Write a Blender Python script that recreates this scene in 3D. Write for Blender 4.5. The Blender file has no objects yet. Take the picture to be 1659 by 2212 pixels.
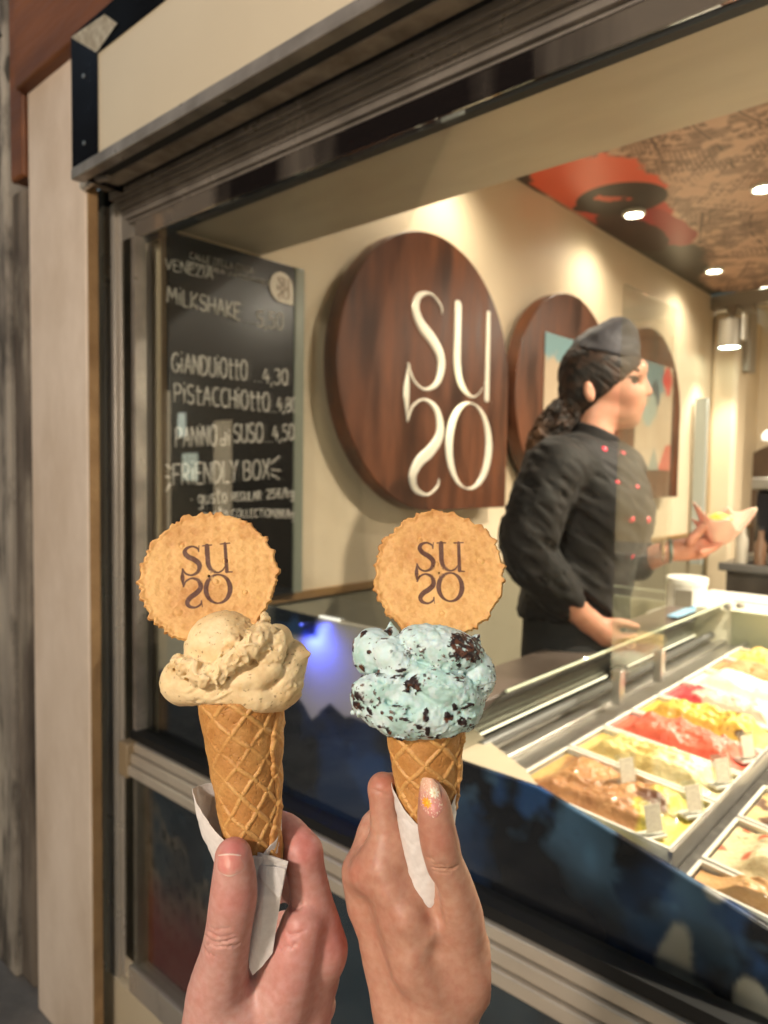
import bpy, math, random
import numpy as np
from mathutils import Matrix, Vector
random.seed(7); RNG = np.random.RandomState(11)
scene = bpy.context.scene
COL = scene.collection
PI = math.pi

# ---------------------------------------------------------------- camera
CX, CY, FPX = 829.5, 1106.0, 1548.0          # picture measured on a 1659 x 2212 print
CAM = np.array([0.0, 0.0, 1.5])
def _n(v): v = np.array(v, float); return v / np.linalg.norm(v)
_v = _n((2214 - CX, CY - 1042, -FPX))        # direction into the shop  (world +Y)
_u = np.array((-930 - CX, CY - 996, -FPX))   # direction along the shop front to the far end (world -X)
_u = _n(_u - _v * np.dot(_u, _v))
WROT = np.array([-_u, _v, np.cross(-_u, _v)])  # world = WROT @ camera
CM = Matrix([list(WROT[i]) + [CAM[i]] for i in range(3)] + [[0, 0, 0, 1]])
cam = bpy.data.cameras.new("camera"); camo = bpy.data.objects.new("camera", cam); COL.objects.link(camo)
cam.sensor_fit = 'VERTICAL'; cam.sensor_height = 34.6; cam.lens = FPX / 2212 * 34.6
cam.clip_start = 0.02; cam.clip_end = 500
cam.dof.use_dof = True; cam.dof.focus_distance = 0.362; cam.dof.aperture_fstop = 10
cam.dof.aperture_blades = 0
camo.matrix_world = CM
scene.camera = camo

# ---------------------------------------------------------------- world: dusk sky
world = bpy.data.worlds.new("World"); scene.world = world; world.use_nodes = True
wn = world.node_tree.nodes; wl = world.node_tree.links
sky = wn.new('ShaderNodeTexSky'); sky.sky_type = 'NISHITA'; sky.sun_disc = False
sky.sun_elevation = math.radians(4); sky.sun_rotation = math.radians(200); sky.altitude = 10
bg = wn['Background']; wl.new(sky.outputs[0], bg.inputs[0]); bg.inputs[1].default_value = 0.15

def lamp(name, kind, loc, power, color, target=None, size=0.1, spot=60, blend=0.5, parent=None, size_y=None):
    l = bpy.data.lights.new(name, kind); o = bpy.data.objects.new(name, l); COL.objects.link(o)
    l.energy = power; l.color = color
    if kind == 'AREA':
        l.size = size
        if size_y: l.shape = 'RECTANGLE'; l.size_y = size_y
    elif kind == 'SPOT': l.spot_size = math.radians(spot); l.spot_blend = blend; l.shadow_soft_size = size
    elif kind == 'POINT': l.shadow_soft_size = size
    o.location = loc
    if target is not None:
        o.rotation_euler = (Vector(target) - Vector(loc)).to_track_quat('-Z', 'Y').to_euler()
    if parent is not None: o.parent = parent
    return o
WARM = (1.0, 0.86, 0.70); WARM2 = (1.0, 0.87, 0.75)

scene.view_settings.view_transform = 'Standard'; scene.view_settings.look = 'None'
scene.view_settings.exposure = 1.3; scene.view_settings.gamma = 1.0
scene.render.engine = 'CYCLES'
cy = scene.cycles
cy.use_denoising = True; cy.max_bounces = 8; cy.transparent_max_bounces = 12; cy.glossy_bounces = 4
cy.diffuse_bounces = 3; cy.caustics_reflective = False; cy.caustics_refractive = False
cy.sample_clamp_indirect = 4.0; cy.use_adaptive_sampling = True; cy.adaptive_threshold = 0.015

# ---------------------------------------------------------------- measuring helper
def at(px, py, x=None, y=None, z=None, depth=None):
    """World point seen at print position (px,py) on the plane x=, y= or z= (or at a depth in metres)."""
    d = WROT @ np.array([(px - CX), (CY - py), -FPX])
    if x is not None: t = (x - CAM[0]) / d[0]
    elif y is not None: t = (y - CAM[1]) / d[1]
    elif z is not None: t = (z - CAM[2]) / d[2]
    else: t = depth / FPX
    return CAM + d * t

# ---------------------------------------------------------------- materials
def lin(c):
    return tuple(((v / 12.92) if v <= 0.04045 else ((v + 0.055) / 1.055) ** 2.4) for v in c)
def mat(name, c1, c2=None, scale=8.0, rough=0.5, metal=0.0, bump=0.0, bscale=None, stretch=(1, 1, 1), attr=None,
        sss=0.0, sss_r=(1, .35, .2), rough2=None, coat=0.0, detail=6.0, emit=None, estr=0.0, alpha_glass=False,
        spec=0.5, sheen=0.0, bdist=0.01, contrast=(0.35, 0.65), stain=None):
    m = bpy.data.materials.new(name); m.use_nodes = True
    nt = m.node_tree; N = nt.nodes; L = nt.links
    p = N['Principled BSDF']
    p.inputs['Roughness'].default_value = rough; p.inputs['Metallic'].default_value = metal
    p.inputs['Base Color'].default_value = (*c1, 1)
    p.inputs['Specular IOR Level'].default_value = spec
    if coat: p.inputs['Coat Weight'].default_value = coat; p.inputs['Coat Roughness'].default_value = 0.08
    if sheen: p.inputs['Sheen Weight'].default_value = sheen
    if sss:
        p.inputs['Subsurface Weight'].default_value = sss
        p.inputs['Subsurface Radius'].default_value = sss_r; p.inputs['Subsurface Scale'].default_value = 0.004
    if emit: p.inputs['Emission Color'].default_value = (*emit, 1); p.inputs['Emission Strength'].default_value = estr
    tc = N.new('ShaderNodeTexCoord'); mp = N.new('ShaderNodeMapping')
    mp.inputs['Scale'].default_value = stretch; L.new(tc.outputs['Object'], mp.inputs[0])
    if c2 is not None or rough2 is not None:
        nz = N.new('ShaderNodeTexNoise'); nz.inputs['Scale'].default_value = scale; nz.inputs['Detail'].default_value = detail
        L.new(mp.outputs[0], nz.inputs['Vector'])
        rp = N.new('ShaderNodeMapRange'); rp.inputs[1].default_value = contrast[0]; rp.inputs[2].default_value = contrast[1]
        L.new(nz.outputs[0], rp.inputs[0])
        if c2 is not None:
            mx = N.new('ShaderNodeMix'); mx.data_type = 'RGBA'
            mx.inputs[6].default_value = (*c1, 1); mx.inputs[7].default_value = (*c2, 1)
            L.new(rp.outputs[0], mx.inputs[0]); src = mx.outputs[2]
            if attr:
                at_ = N.new('ShaderNodeAttribute'); at_.attribute_name = attr
                mm = N.new('ShaderNodeMix'); mm.data_type = 'RGBA'; mm.blend_type = 'MULTIPLY'; mm.inputs[0].default_value = 1
                L.new(src, mm.inputs[6]); L.new(at_.outputs['Color'], mm.inputs[7]); src = mm.outputs[2]
            L.new(src, p.inputs['Base Color'])
        if rough2 is not None:
            rr = N.new('ShaderNodeMapRange'); rr.inputs[3].default_value = rough; rr.inputs[4].default_value = rough2
            L.new(rp.outputs[0], rr.inputs[0]); L.new(rr.outputs[0], p.inputs['Roughness'])
    elif attr:
        at_ = N.new('ShaderNodeAttribute'); at_.attribute_name = attr; L.new(at_.outputs['Color'], p.inputs['Base Color'])
    if stain:                                   # dirt with a shape of its own: (colour, scale, low, high, amount, stretch)
        sc_, s_lo, s_hi, amt = stain[1:5]; m2 = N.new('ShaderNodeMapping'); m2.inputs['Scale'].default_value = stain[5]; L.new(tc.outputs['Object'], m2.inputs[0])
        ns = N.new('ShaderNodeTexNoise'); ns.inputs['Scale'].default_value = sc_; ns.inputs['Detail'].default_value = 9; ns.inputs['Roughness'].default_value = .65; L.new(m2.outputs[0], ns.inputs['Vector'])
        r2 = N.new('ShaderNodeMapRange'); r2.inputs[1].default_value = s_lo; r2.inputs[2].default_value = s_hi; r2.inputs[4].default_value = amt; L.new(ns.outputs[0], r2.inputs[0])
        ms = N.new('ShaderNodeMix'); ms.data_type = 'RGBA'; L.new(r2.outputs[0], ms.inputs[0]); ms.inputs[7].default_value = (*stain[0], 1)
        if p.inputs['Base Color'].is_linked: L.new(p.inputs['Base Color'].links[0].from_socket, ms.inputs[6])
        else: ms.inputs[6].default_value = (*c1, 1)
        L.new(ms.outputs[2], p.inputs['Base Color'])
    if bump:
        nb = N.new('ShaderNodeTexNoise'); nb.inputs['Scale'].default_value = bscale or scale * 4; nb.inputs['Detail'].default_value = 5
        L.new(mp.outputs[0], nb.inputs['Vector'])
        b = N.new('ShaderNodeBump'); b.inputs['Strength'].default_value = bump; b.inputs['Distance'].default_value = bdist
        L.new(nb.outputs[0], b.inputs['Height']); L.new(b.outputs[0], p.inputs['Normal'])
    return m
def glass_mat(name, tint=(0.96, 0.98, 0.96), refl=0.5, dust=0.02, rough=0.0, dustcol=(.8, .8, .75)):
    """Thin sheet of architectural glass: see-through, with Fresnel reflection and a film of dust."""
    m = bpy.data.materials.new(name); m.use_nodes = True; nt = m.node_tree; N = nt.nodes; L = nt.links
    N.remove(N['Principled BSDF']); out = N['Material Output']
    tr = N.new('ShaderNodeBsdfTransparent'); tr.inputs[0].default_value = (*tint, 1)
    gl = N.new('ShaderNodeBsdfGlossy'); gl.inputs['Roughness'].default_value = rough
    fr = N.new('ShaderNodeFresnel'); fr.inputs[0].default_value = 1.45
    mu = N.new('ShaderNodeMath'); mu.operation = 'MULTIPLY'; mu.inputs[1].default_value = refl; L.new(fr.outputs[0], mu.inputs[0])
    mx = N.new('ShaderNodeMixShader'); L.new(mu.outputs[0], mx.inputs[0]); L.new(tr.outputs[0], mx.inputs[1]); L.new(gl.outputs[0], mx.inputs[2])
    df = N.new('ShaderNodeBsdfDiffuse'); df.inputs[0].default_value = (*dustcol, 1)
    tc = N.new('ShaderNodeTexCoord'); mp = N.new('ShaderNodeMapping'); mp.inputs['Scale'].default_value = (1.2, 1, 5); mp.inputs['Rotation'].default_value = (0, .5, 0)
    nz = N.new('ShaderNodeTexNoise'); nz.inputs['Scale'].default_value = 2.5; nz.inputs['Detail'].default_value = 8
    L.new(tc.outputs['Object'], mp.inputs[0]); L.new(mp.outputs[0], nz.inputs['Vector'])
    rp = N.new('ShaderNodeMapRange'); rp.inputs[1].default_value = .45; rp.inputs[2].default_value = .8; rp.inputs[3].default_value = dust * .4; rp.inputs[4].default_value = dust * 2.2
    L.new(nz.outputs[0], rp.inputs[0])
    m2 = N.new('ShaderNodeMixShader'); L.new(rp.outputs[0], m2.inputs[0]); L.new(mx.outputs[0], m2.inputs[1]); L.new(df.outputs[0], m2.inputs[2])
    L.new(m2.outputs[0], out.inputs[0])
    return m

# ---------------------------------------------------------------- objects
def tag(o, label=None, cat=None, group=None, kind=None):
    if label: o['label'] = label
    if cat: o['category'] = cat
    if group: o['group'] = group
    if kind: o['kind'] = kind
    return o
def thing(name, label, cat, loc=(0, 0, 0), rz=0, group=None, mtx=None):
    o = bpy.data.objects.new(name, None); COL.objects.link(o); o.empty_display_size = 0.02
    if mtx is not None: o.matrix_world = mtx
    else: o.location = loc; o.rotation_euler = (0, 0, rz)
    return tag(o, label, cat, group)
def mesh_obj(name, V, F, m, parent=None, smooth=None, cols=None, bevel=0, solid=0, mats=None):
    me = bpy.data.meshes.new(name)
    V = np.asarray(V, dtype=np.float32).reshape(-1, 3)
    if isinstance(F, np.ndarray):
        k = F.shape[1]; nf = len(F)
        me.vertices.add(len(V)); me.vertices.foreach_set('co', V.ravel())
        me.loops.add(nf * k); me.loops.foreach_set('vertex_index', F.astype(np.int32).ravel())
        me.polygons.add(nf); me.polygons.foreach_set('loop_start', np.arange(0, nf * k, k, dtype=np.int32))
        me.update(calc_edges=True); me.validate()
    else:
        me.from_pydata([tuple(map(float, v)) for v in V], [], [tuple(f) for f in F]); me.update()
    if mats:
        for mm in mats[0]: me.materials.append(mm)
        me.polygons.foreach_set('material_index', np.asarray(mats[1], dtype=np.int32))
    elif m: me.materials.append(m)
    if cols is not None:
        a = me.color_attributes.new('Col', 'FLOAT_COLOR', 'POINT')
        c = np.ones((len(V), 4), np.float32); c[:, :3] = cols; a.data.foreach_set('color', c.ravel())
    if smooth is not None:
        me.polygons.foreach_set('use_smooth', [True] * len(me.polygons))
        if smooth < 179: me.set_sharp_from_angle(angle=math.radians(smooth))
    o = bpy.data.objects.new(name, me); COL.objects.link(o)
    if parent is not None: o.parent = parent
    if bevel:
        b = o.modifiers.new('bevel', 'BEVEL'); b.width = bevel; b.segments = 2; b.limit_method = 'ANGLE'
    if solid:
        s = o.modifiers.new('solid', 'SOLIDIFY'); s.thickness = solid; s.offset = 0
    return o
class MB:
    """Collects shapes into one mesh."""
    def __init__(s): s.v = []; s.f = []
    def add(s, V, F):
        k = len(s.v); s.v += [tuple(map(float, p)) for p in V]; s.f += [tuple(i + k for i in f) for f in F]; return s
    def box(s, x0, x1, y0, y1, z0, z1):
        V = [(x, y, z) for z in (z0, z1) for y in (y0, y1) for x in (x0, x1)]
        return s.add(V, [(0, 2, 3, 1), (4, 5, 7, 6), (0, 1, 5, 4), (2, 6, 7, 3), (0, 4, 6, 2), (1, 3, 7, 5)])
    def prism(s, pts, axis, a, b):
        """Extrude a 2D outline (in the two other axes, in order) along axis from a to b."""
        def P(p, t):
            q = list(p); q.insert(axis, t); return q
        n = len(pts); V = [P(p, a) for p in pts] + [P(p, b) for p in pts]
        F = [tuple(range(n))[::-1], tuple(range(n, 2 * n))] + [(i, (i + 1) % n, n + (i + 1) % n, n + i) for i in range(n)]
        return s.add(V, F)
    def lathe(s, prof, c=(0, 0, 0), n=32, axis=2):
        V = []; F = []
        for r, h in prof:
            for i in range(n):
                a = 2 * PI * i / n; p = [r * math.cos(a), r * math.sin(a)]; p.insert(axis, h)
                V.append((p[0] + c[0], p[1] + c[1], p[2] + c[2]))
        for j in range(len(prof) - 1):
            for i in range(n):
                k = (i + 1) % n; F.append((j * n + i, j * n + k, (j + 1) * n + k, (j + 1) * n + i))
        return s.add(V, F)
    def tube(s, pts, r, n=10, cap=True):
        pts = [np.array(p, float) for p in pts]; V = []; F = []
        rr = r if hasattr(r, '__len__') else [r] * len(pts)
        for i, p in enumerate(pts):
            t = pts[min(i + 1, len(pts) - 1)] - pts[max(i - 1, 0)]; t = t / (np.linalg.norm(t) + 1e-9)
            a = np.cross(t, (0, 0, 1)); a = a if np.linalg.norm(a) > .1 else np.cross(t, (1, 0, 0)); a /= np.linalg.norm(a); b = np.cross(t, a)
            for k in range(n):
                w = 2 * PI * k / n; V.append(p + (a * math.cos(w) + b * math.sin(w)) * rr[i])
        for i in range(len(pts) - 1):
            for k in range(n):
                q = (k + 1) % n; F.append((i * n + k, i * n + q, (i + 1) * n + q, (i + 1) * n + k))
        if cap: F += [tuple(range(n))[::-1], tuple(range((len(pts) - 1) * n, len(pts) * n))]
        return s.add(V, F)
    def build(s, name, m, parent=None, smooth=40, bevel=0, cols=None):
        return mesh_obj(name, s.v, s.f, m, parent, smooth, cols, bevel)
def grid_faces(nu, nv):
    i = np.arange(nu - 1)[:, None]; j = np.arange(nv - 1)[None, :]
    a = (i * nv + j).ravel(); return np.stack([a, a + nv, a + nv + 1, a + 1], 1)

# ---------------------------------------------------------------- noise on arrays
_LAT = RNG.rand(64, 64, 64).astype(np.float32)
def vnoise(P):
    P = np.asarray(P, np.float32); i = np.floor(P).astype(np.int32); f = P - i; f = f * f * f * (f * (f * 6 - 15) + 10); i &= 63; j = (i + 1) & 63
    x0, y0, z0 = i[..., 0], i[..., 1], i[..., 2]; x1, y1, z1 = j[..., 0], j[..., 1], j[..., 2]
    fx, fy, fz = f[..., 0], f[..., 1], f[..., 2]
    a = _LAT[x0, y0, z0] * (1 - fx) + _LAT[x1, y0, z0] * fx; b = _LAT[x0, y1, z0] * (1 - fx) + _LAT[x1, y1, z0] * fx
    c = _LAT[x0, y0, z1] * (1 - fx) + _LAT[x1, y0, z1] * fx; d = _LAT[x0, y1, z1] * (1 - fx) + _LAT[x1, y1, z1] * fx
    return (a * (1 - fy) + b * fy) * (1 - fz) + (c * (1 - fy) + d * fy) * fz
def fbm(P, scale, octs=4, seed=0.0, gain=.5):
    P = np.asarray(P, np.float32) * scale + np.float32(seed * 7.31 + 3.1); s = 0; a = 1.0; t = 0
    for o in range(octs):
        s = s + a * vnoise(P); t += a; a *= gain; P = P * 2.03 + 5.7
    return s / t
def noise2(x, y, scale, octs=4, seed=0):
    return fbm(np.stack([x, y, np.full_like(x, 0.37 + seed)], -1), scale, octs, seed)
def sstep(a, b, x):
    t = np.clip((x - a) / (b - a), 0, 1); return t * t * (3 - 2 * t)
def mix(a, b, t):
    a = np.asarray(a, np.float32); b = np.asarray(b, np.float32); t = np.asarray(t)[..., None]; return a * (1 - t) + b * t

# ---------------------------------------------------------------- solid modelling: signed distances + surface nets
def surface_nets(vals, org, h):
    s = vals < 0
    nx, ny, nz = vals.shape
    cnt = np.zeros((nx - 1, ny - 1, nz - 1), np.int8)
    for dx in (0, 1):
        for dy in (0, 1):
            for dz in (0, 1): cnt += s[dx:nx - 1 + dx, dy:ny - 1 + dy, dz:nz - 1 + dz]
    act = (cnt > 0) & (cnt < 8); idx = np.full(act.shape, -1, np.int64); c = np.argwhere(act); idx[act] = np.arange(len(c))
    acc = np.zeros((len(c), 3)); num = np.zeros(len(c))
    cor = [(a, b, d) for a in (0, 1) for b in (0, 1) for d in (0, 1)]
    for p in cor:
        for ax in range(3):
            if p[ax]: continue
            q = list(p); q[ax] = 1
            va = vals[c[:, 0] + p[0], c[:, 1] + p[1], c[:, 2] + p[2]]; vb = vals[c[:, 0] + q[0], c[:, 1] + q[1], c[:, 2] + q[2]]
            k = (va < 0) != (vb < 0); t = va[k] / (va[k] - vb[k]); pos = np.tile(np.array(p, float), (k.sum(), 1)); pos[:, ax] = t
            acc[k] += pos; num[k] += 1
    V = (c + acc / num[:, None]) * h + np.array(org)
    Fs = []
    for ax in range(3):
        b, d = [(1, 2), (2, 0), (0, 1)][ax]
        sl0 = [slice(None)] * 3; sl1 = [slice(None)] * 3; sl0[ax] = slice(0, -1); sl1[ax] = slice(1, None)
        A = s[tuple(sl0)]; B = s[tuple(sl1)]; e = np.argwhere(A != B)
        e = e[(e[:, b] > 0) & (e[:, d] > 0) & (e[:, b] < vals.shape[b] - 1) & (e[:, d] < vals.shape[d] - 1)]
        o = np.zeros(3, int)
        def cell(db, dd):
            q = e.copy(); q[:, b] -= db; q[:, d] -= dd; return idx[q[:, 0], q[:, 1], q[:, 2]]
        quad = np.stack([cell(1, 1), cell(0, 1), cell(0, 0), cell(1, 0)], 1)
        flip = ~A[e[:, 0], e[:, 1], e[:, 2]]; quad[flip] = quad[flip][:, ::-1]
        Fs.append(quad[(quad >= 0).all(1)])
    return V, np.concatenate(Fs)
def relax(V, F, n=2, lam=0.5):
    V = V.copy(); E = np.concatenate([F[:, [0, 1]], F[:, [1, 2]], F[:, [2, 3]], F[:, [3, 0]]])
    for _ in range(n):
        acc = np.zeros_like(V); cn = np.zeros(len(V))
        for a, b in ((0, 1), (1, 0)):
            for k in range(3): acc[:, k] += np.bincount(E[:, a], V[E[:, b], k], len(V))
            cn += np.bincount(E[:, a], minlength=len(V))
        V += lam * (acc / np.maximum(cn, 1)[:, None] - V)
    return V
def vnormals(V, F):
    n = np.cross(V[F[:, 2]] - V[F[:, 0]], V[F[:, 3]] - V[F[:, 1]]); N = np.zeros_like(V)
    for k in range(4):
        for c in range(3): N[:, c] += np.bincount(F[:, k], n[:, c], len(V))
    return N / (np.linalg.norm(N, axis=1, keepdims=True) + 1e-12)
def smin(a, b, k):
    h = np.maximum(k - np.abs(a - b), 0) / k; return np.minimum(a, b) - h * h * k * .25
def smax(a, b, k): return -smin(-a, -b, k)
class SDF:
    def __init__(s, lo, hi, h, margin=.025):
        s.margin = margin; s.lo = np.array(lo, np.float32); s.h = h
        n = np.ceil((np.array(hi) - s.lo) / h).astype(int) + 1
        g = [s.lo[i] + h * np.arange(n[i], dtype=np.float32) for i in range(3)]
        s.P = np.stack(np.meshgrid(*g, indexing='ij'), -1); s.d = None
    def _box(s, lo, hi, m):
        n = s.P.shape[:3]; i0 = [int(np.clip(math.floor((lo[k] - m - s.lo[k]) / s.h), 0, n[k])) for k in range(3)]
        i1 = [int(np.clip(math.ceil((hi[k] + m - s.lo[k]) / s.h) + 1, 0, n[k])) for k in range(3)]
        return tuple(slice(i0[k], max(i1[k], i0[k])) for k in range(3))
    def capsule(s, a, b, ra, rb, out=None):
        """Round cone; evaluated only near the limb (far cells keep a large distance)."""
        a = np.array(a, np.float32); b = np.array(b, np.float32); R_ = max(ra, rb); sl = s._box(np.minimum(a, b) - R_, np.maximum(a, b) + R_, s.margin)
        if out is None: out = np.full(s.P.shape[:3], 9.0, np.float32)
        ba = b - a; pa = s.P[sl] - a; t = np.clip((pa @ ba) / max(float(ba @ ba), 1e-12), 0, 1)
        out[sl] = np.minimum(out[sl], np.sqrt(((pa - t[..., None] * ba) ** 2).sum(-1)) - (ra + (rb - ra) * t)); return out
    def ellipsoid(s, c, r, R=None):
        c = np.array(c, np.float32); rm = max(r); sl = s._box(c - rm, c + rm, s.margin); out = np.full(s.P.shape[:3], 9.0, np.float32)
        p = s.P[sl] - c
        if R is not None: p = p @ np.array(R, np.float32)
        r = np.array(r, np.float32); k0 = np.sqrt(((p / r) ** 2).sum(-1)); k1 = np.sqrt(((p / (r * r)) ** 2).sum(-1))
        out[sl] = k0 * (k0 - 1) / np.maximum(k1, 1e-9); return out
    def add(s, d, k=0.0):
        s.d = d if s.d is None else (smin(s.d, d, k) if k > 0 else np.minimum(s.d, d)); return s
    def sub(s, d, k=0.001): s.d = smax(s.d, -d, k); return s
    def chain(s, pts, k=0):
        """pts: (x,y,z,r) along a limb; a smooth centre line is run through them."""
        p = np.array(pts, float)
        if len(p) > 2:
            out = []
            for i in range(len(p) - 1):
                p0 = p[max(i - 1, 0)]; p1 = p[i]; p2 = p[i + 1]; p3 = p[min(i + 2, len(p) - 1)]
                for t in np.linspace(0, 1, 4, endpoint=False):
                    out.append(.5 * (2 * p1 + (p2 - p0) * t + (2 * p0 - 5 * p1 + 4 * p2 - p3) * t * t + (3 * p1 - 3 * p2 + p3 - p0) * t ** 3))
            p = np.array(out + [p[-1]])
        d = None
        for a, b in zip(p[:-1], p[1:]):
            d = s.capsule(a[:3], b[:3], a[3], b[3], d)
        return d
    def mesh(s, sm=1):
        V, F = surface_nets(s.d, s.lo, s.h); return relax(V, F, sm), F
def rot2(deg):
    a = math.radians(deg); return np.array([[math.cos(a), -math.sin(a), 0], [math.sin(a), math.cos(a), 0], [0, 0, 1]])
# ================================================================ materials of the place
M = {}
M['cream'] = mat('cream_wall', (.74, .62, .45), (.70, .58, .41), 3, .55, bump=.05, bscale=60)
M['olive'] = mat('olive_wall', (.30, .27, .19), (.26, .235, .165), 4, .5, bump=.04, bscale=60)
M['soffit'] = mat('soffit_paint', (.66, .59, .46), (.60, .53, .41), 5, .45, stretch=(1, 3, 1))
M['beige_panel'] = mat('beige_panel', (.62, .53, .38), (.59, .50, .355), 3, .35)
M['pillar'] = mat('old_stone', (.78, .66, .55), (.68, .56, .45), 7, .8, bump=.35, bscale=38, stretch=(1, 1, .35), bdist=.008, stain=((.40, .27, .16), 2.2, .46, .74, .5, (1.2, 1.2, .7)))
M['ochre'] = mat('ochre_edge', (.36, .22, .10), (.26, .15, .065), 14, .8, bump=.3, bscale=70)
M['oldwall'] = mat('old_wall', (.46, .41, .34), (.22, .19, .16), 6, .9, bump=.5, bscale=40, stretch=(1, 1, .3), bdist=.006, stain=((.05, .042, .035), 3.2, .47, .60, .92, (3.5, 1, .7)))
M['post'] = mat('weathered_post', (.20, .165, .13), (.055, .042, .034), 9, .9, bump=.6, bscale=45, stretch=(1.4, 1.4, .3), bdist=.006, stain=((.33, .29, .23), 7, .52, .66, .8, (2, 1, .5)))
M['timber'] = mat('timber', (.24, .078, .020), (.12, .038, .012), 6, .6, bump=.3, bscale=40, stretch=(.25, 1, 1.5))
M['black'] = mat('black', (.006, .006, .006), None, rough=.6)
M['steel_dark'] = mat('dark_steel', (.05, .05, .06), (.035, .035, .045), 5, .18, metal=.9, rough2=.3)
M['alu'] = mat('aluminium', (.58, .53, .46), (.48, .43, .37), 9, .26, metal=.5, stretch=(.3, .3, .3), rough2=.42, stain=((.16, .13, .10), 14, .58, .78, .5, (1, 1, .25)))
M['alu_worn'] = mat('worn_aluminium', (.46, .39, .30), (.26, .21, .16), 22, .5, metal=.35, bump=.2, bscale=120, bdist=.002)
M['alu_dark'] = mat('bronze_aluminium', (.34, .30, .26), (.20, .175, .15), 12, .26, metal=.4, rough2=.45)
M['steel'] = mat('brushed_steel', (.55, .53, .49), (.50, .48, .44), 20, .28, metal=.9)
M['darkbrown'] = mat('dark_wood', (.040, .014, .008), (.15, .046, .016), 4.2, .28, stretch=(2.6, 2.6, .55), bump=.06, bscale=30, rough2=.42)
M['chalk_black'] = mat('chalkboard', (.010, .009, .008), (.018, .015, .013), 5, .22)
M['chalk'] = mat('chalk', (.62, .58, .52), (.40, .37, .33), 90, .9)
M['white_plastic'] = mat('white_plastic', (.72, .70, .64), None, rough=.4)
M['glass'] = glass_mat('window_glass', dust=.002, refl=.40)
M['case_glass'] = glass_mat('case_glass', tint=(.95, .97, .93), dust=.02, refl=.8)
M['milky_glass'] = glass_mat('milky_glass', tint=(.96, .97, .95), dust=.014, refl=.3, dustcol=(.80, .76, .66))
M['paint'] = mat('printed_panel', (1, 1, 1), None, rough=.22, attr='Col', spec=.3)
M['mural'] = mat('ceiling_mural', (1, 1, 1), None, rough=.35, attr='Col')
M['paving'] = mat('paving', (.22, .20, .18), (.13, .12, .11), 5, .7, bump=.4, bscale=25)
M['floor'] = mat('floor_tiles', (.28, .23, .17), (.23, .19, .14), 5, .4)
M['lamp_white'] = mat('lamp_glow', (1, 1, 1), None, rough=.4, emit=(1, .93, .72), estr=18)
M['lamp_cool'] = mat('lamp_glow_pale', (1, 1, 1), None, rough=.4, emit=(.86, 1, .86), estr=9)
M['greymetal'] = mat('grey_metal', (.34, .31, .26), None, rough=.4, metal=.3)

# ================================================================ outside: street front
tag(MB().box(-30, 30, -20, .93, -.3, 0).build('pavement', M['paving']), kind='structure')
tag(MB().box(-1.6, 3.2, .93, 6.6, -.3, .10).build('floor', M['floor']), kind='structure')

t = thing('stone_pillar', 'pale worn stone door post with ochre edge beside the shop window', 'pillar', (-1.81, .85, 0))
MB().box(-.165, .153, -.05, -.022, 0, 2.47).build('shaft', M['pillar'], t, bevel=.006)
MB().box(.153, .157, -.046, -.022, 0, 2.30).build('painted_edge', M['ochre'], t)
tag(MB().box(-2.145, -2.055, .822, .9, 0, 2.26).build('weathered_post', M['post'], bevel=.012),
    'dark weathered post with stains between old wall and stone pillar', 'post')
tag(MB().box(-2.06, -1.97, .88, .93, 0, 2.46).build('gap_shade_sheet', M['black']), 'black sheet painting the shade of the gap beside the stone pillar', 'board')  # the gap's darkness, put in as a black sheet
tag(MB().box(-5, -2.14, .805, 1.0, 0, 4.2).build('old_wall', M['oldwall'], bevel=.01), 'stained pale plaster wall beside the weathered post', 'wall')
t = thing('timber_beam', 'reddish brown timber beam above the stone pillar', 'beam', (-1.85, .8, 2.5))
MB().box(-.13, 1.2, -.03, .14, -.035, .5).build('lintel', M['timber'], t, bevel=.008)
MB().box(-.215, -.132, -.01, .13, -.24, .5).build('upright', M['timber'], t, bevel=.008)
MB().tube([(-.24, -.03, .06), (-.235, -.05, .09), (-.225, -.05, .12), (-.215, -.03, .14)], .008).build('hook', M['black'], t)

# fascia: boxed beige panel in a mirror-polished frame
t = thing('fascia_panel', 'blank beige fascia board in a polished dark metal frame', 'fascia', (-1.59, .75, 2.14))
X1 = 2.6
MB().box(.092, X1, .003, .2, .02, .2335).build('board', M['beige_panel'], t)
f = MB()
f.add([(0, -.012, .0), (.094, .0, .0), (.094, .0, .232), (0, -.012, .296), (0, .2, 0), (0, .2, .296)], [(0, 1, 2, 3), (4, 0, 3, 5)])
f.add([(0, -.012, .2965), (.094, .0, .2325), (X1, .0, .2325), (X1, -.012, .2965), (0, .2, .2965), (X1, .2, .2965)], [(0, 1, 2, 3), (4, 0, 3, 5)])
f.build('frame', M['steel_dark'], t, smooth=20)
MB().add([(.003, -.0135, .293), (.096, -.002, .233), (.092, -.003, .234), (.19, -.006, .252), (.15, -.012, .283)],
         [(0, 1, 3, 4), (0, 2, 1)]).build('corner_glint', mat('painted_glint', (.80, .74, .60), (.5, .42, .3), 60, .3, metal=.4), t)  # bright reflection in the polished corner, painted on as a pale piece
MB().box(-.002, X1, -.014, .012, -.008, .016).build('lip', M['alu_dark'], t, bevel=.002)
MB().box(.01, X1, .013, .14, .012, .019).build('underside', M['black'], t)

for x, z in ((.045, .06), (.045, .20), (.40, .262), (.85, .262)):
    MB().lathe([(0, -.0035), (.004, -.003), (.005, 0), (.0, .0)], (x, -.0045, z), 12, 1).build('screw', M['steel'], t)
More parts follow.
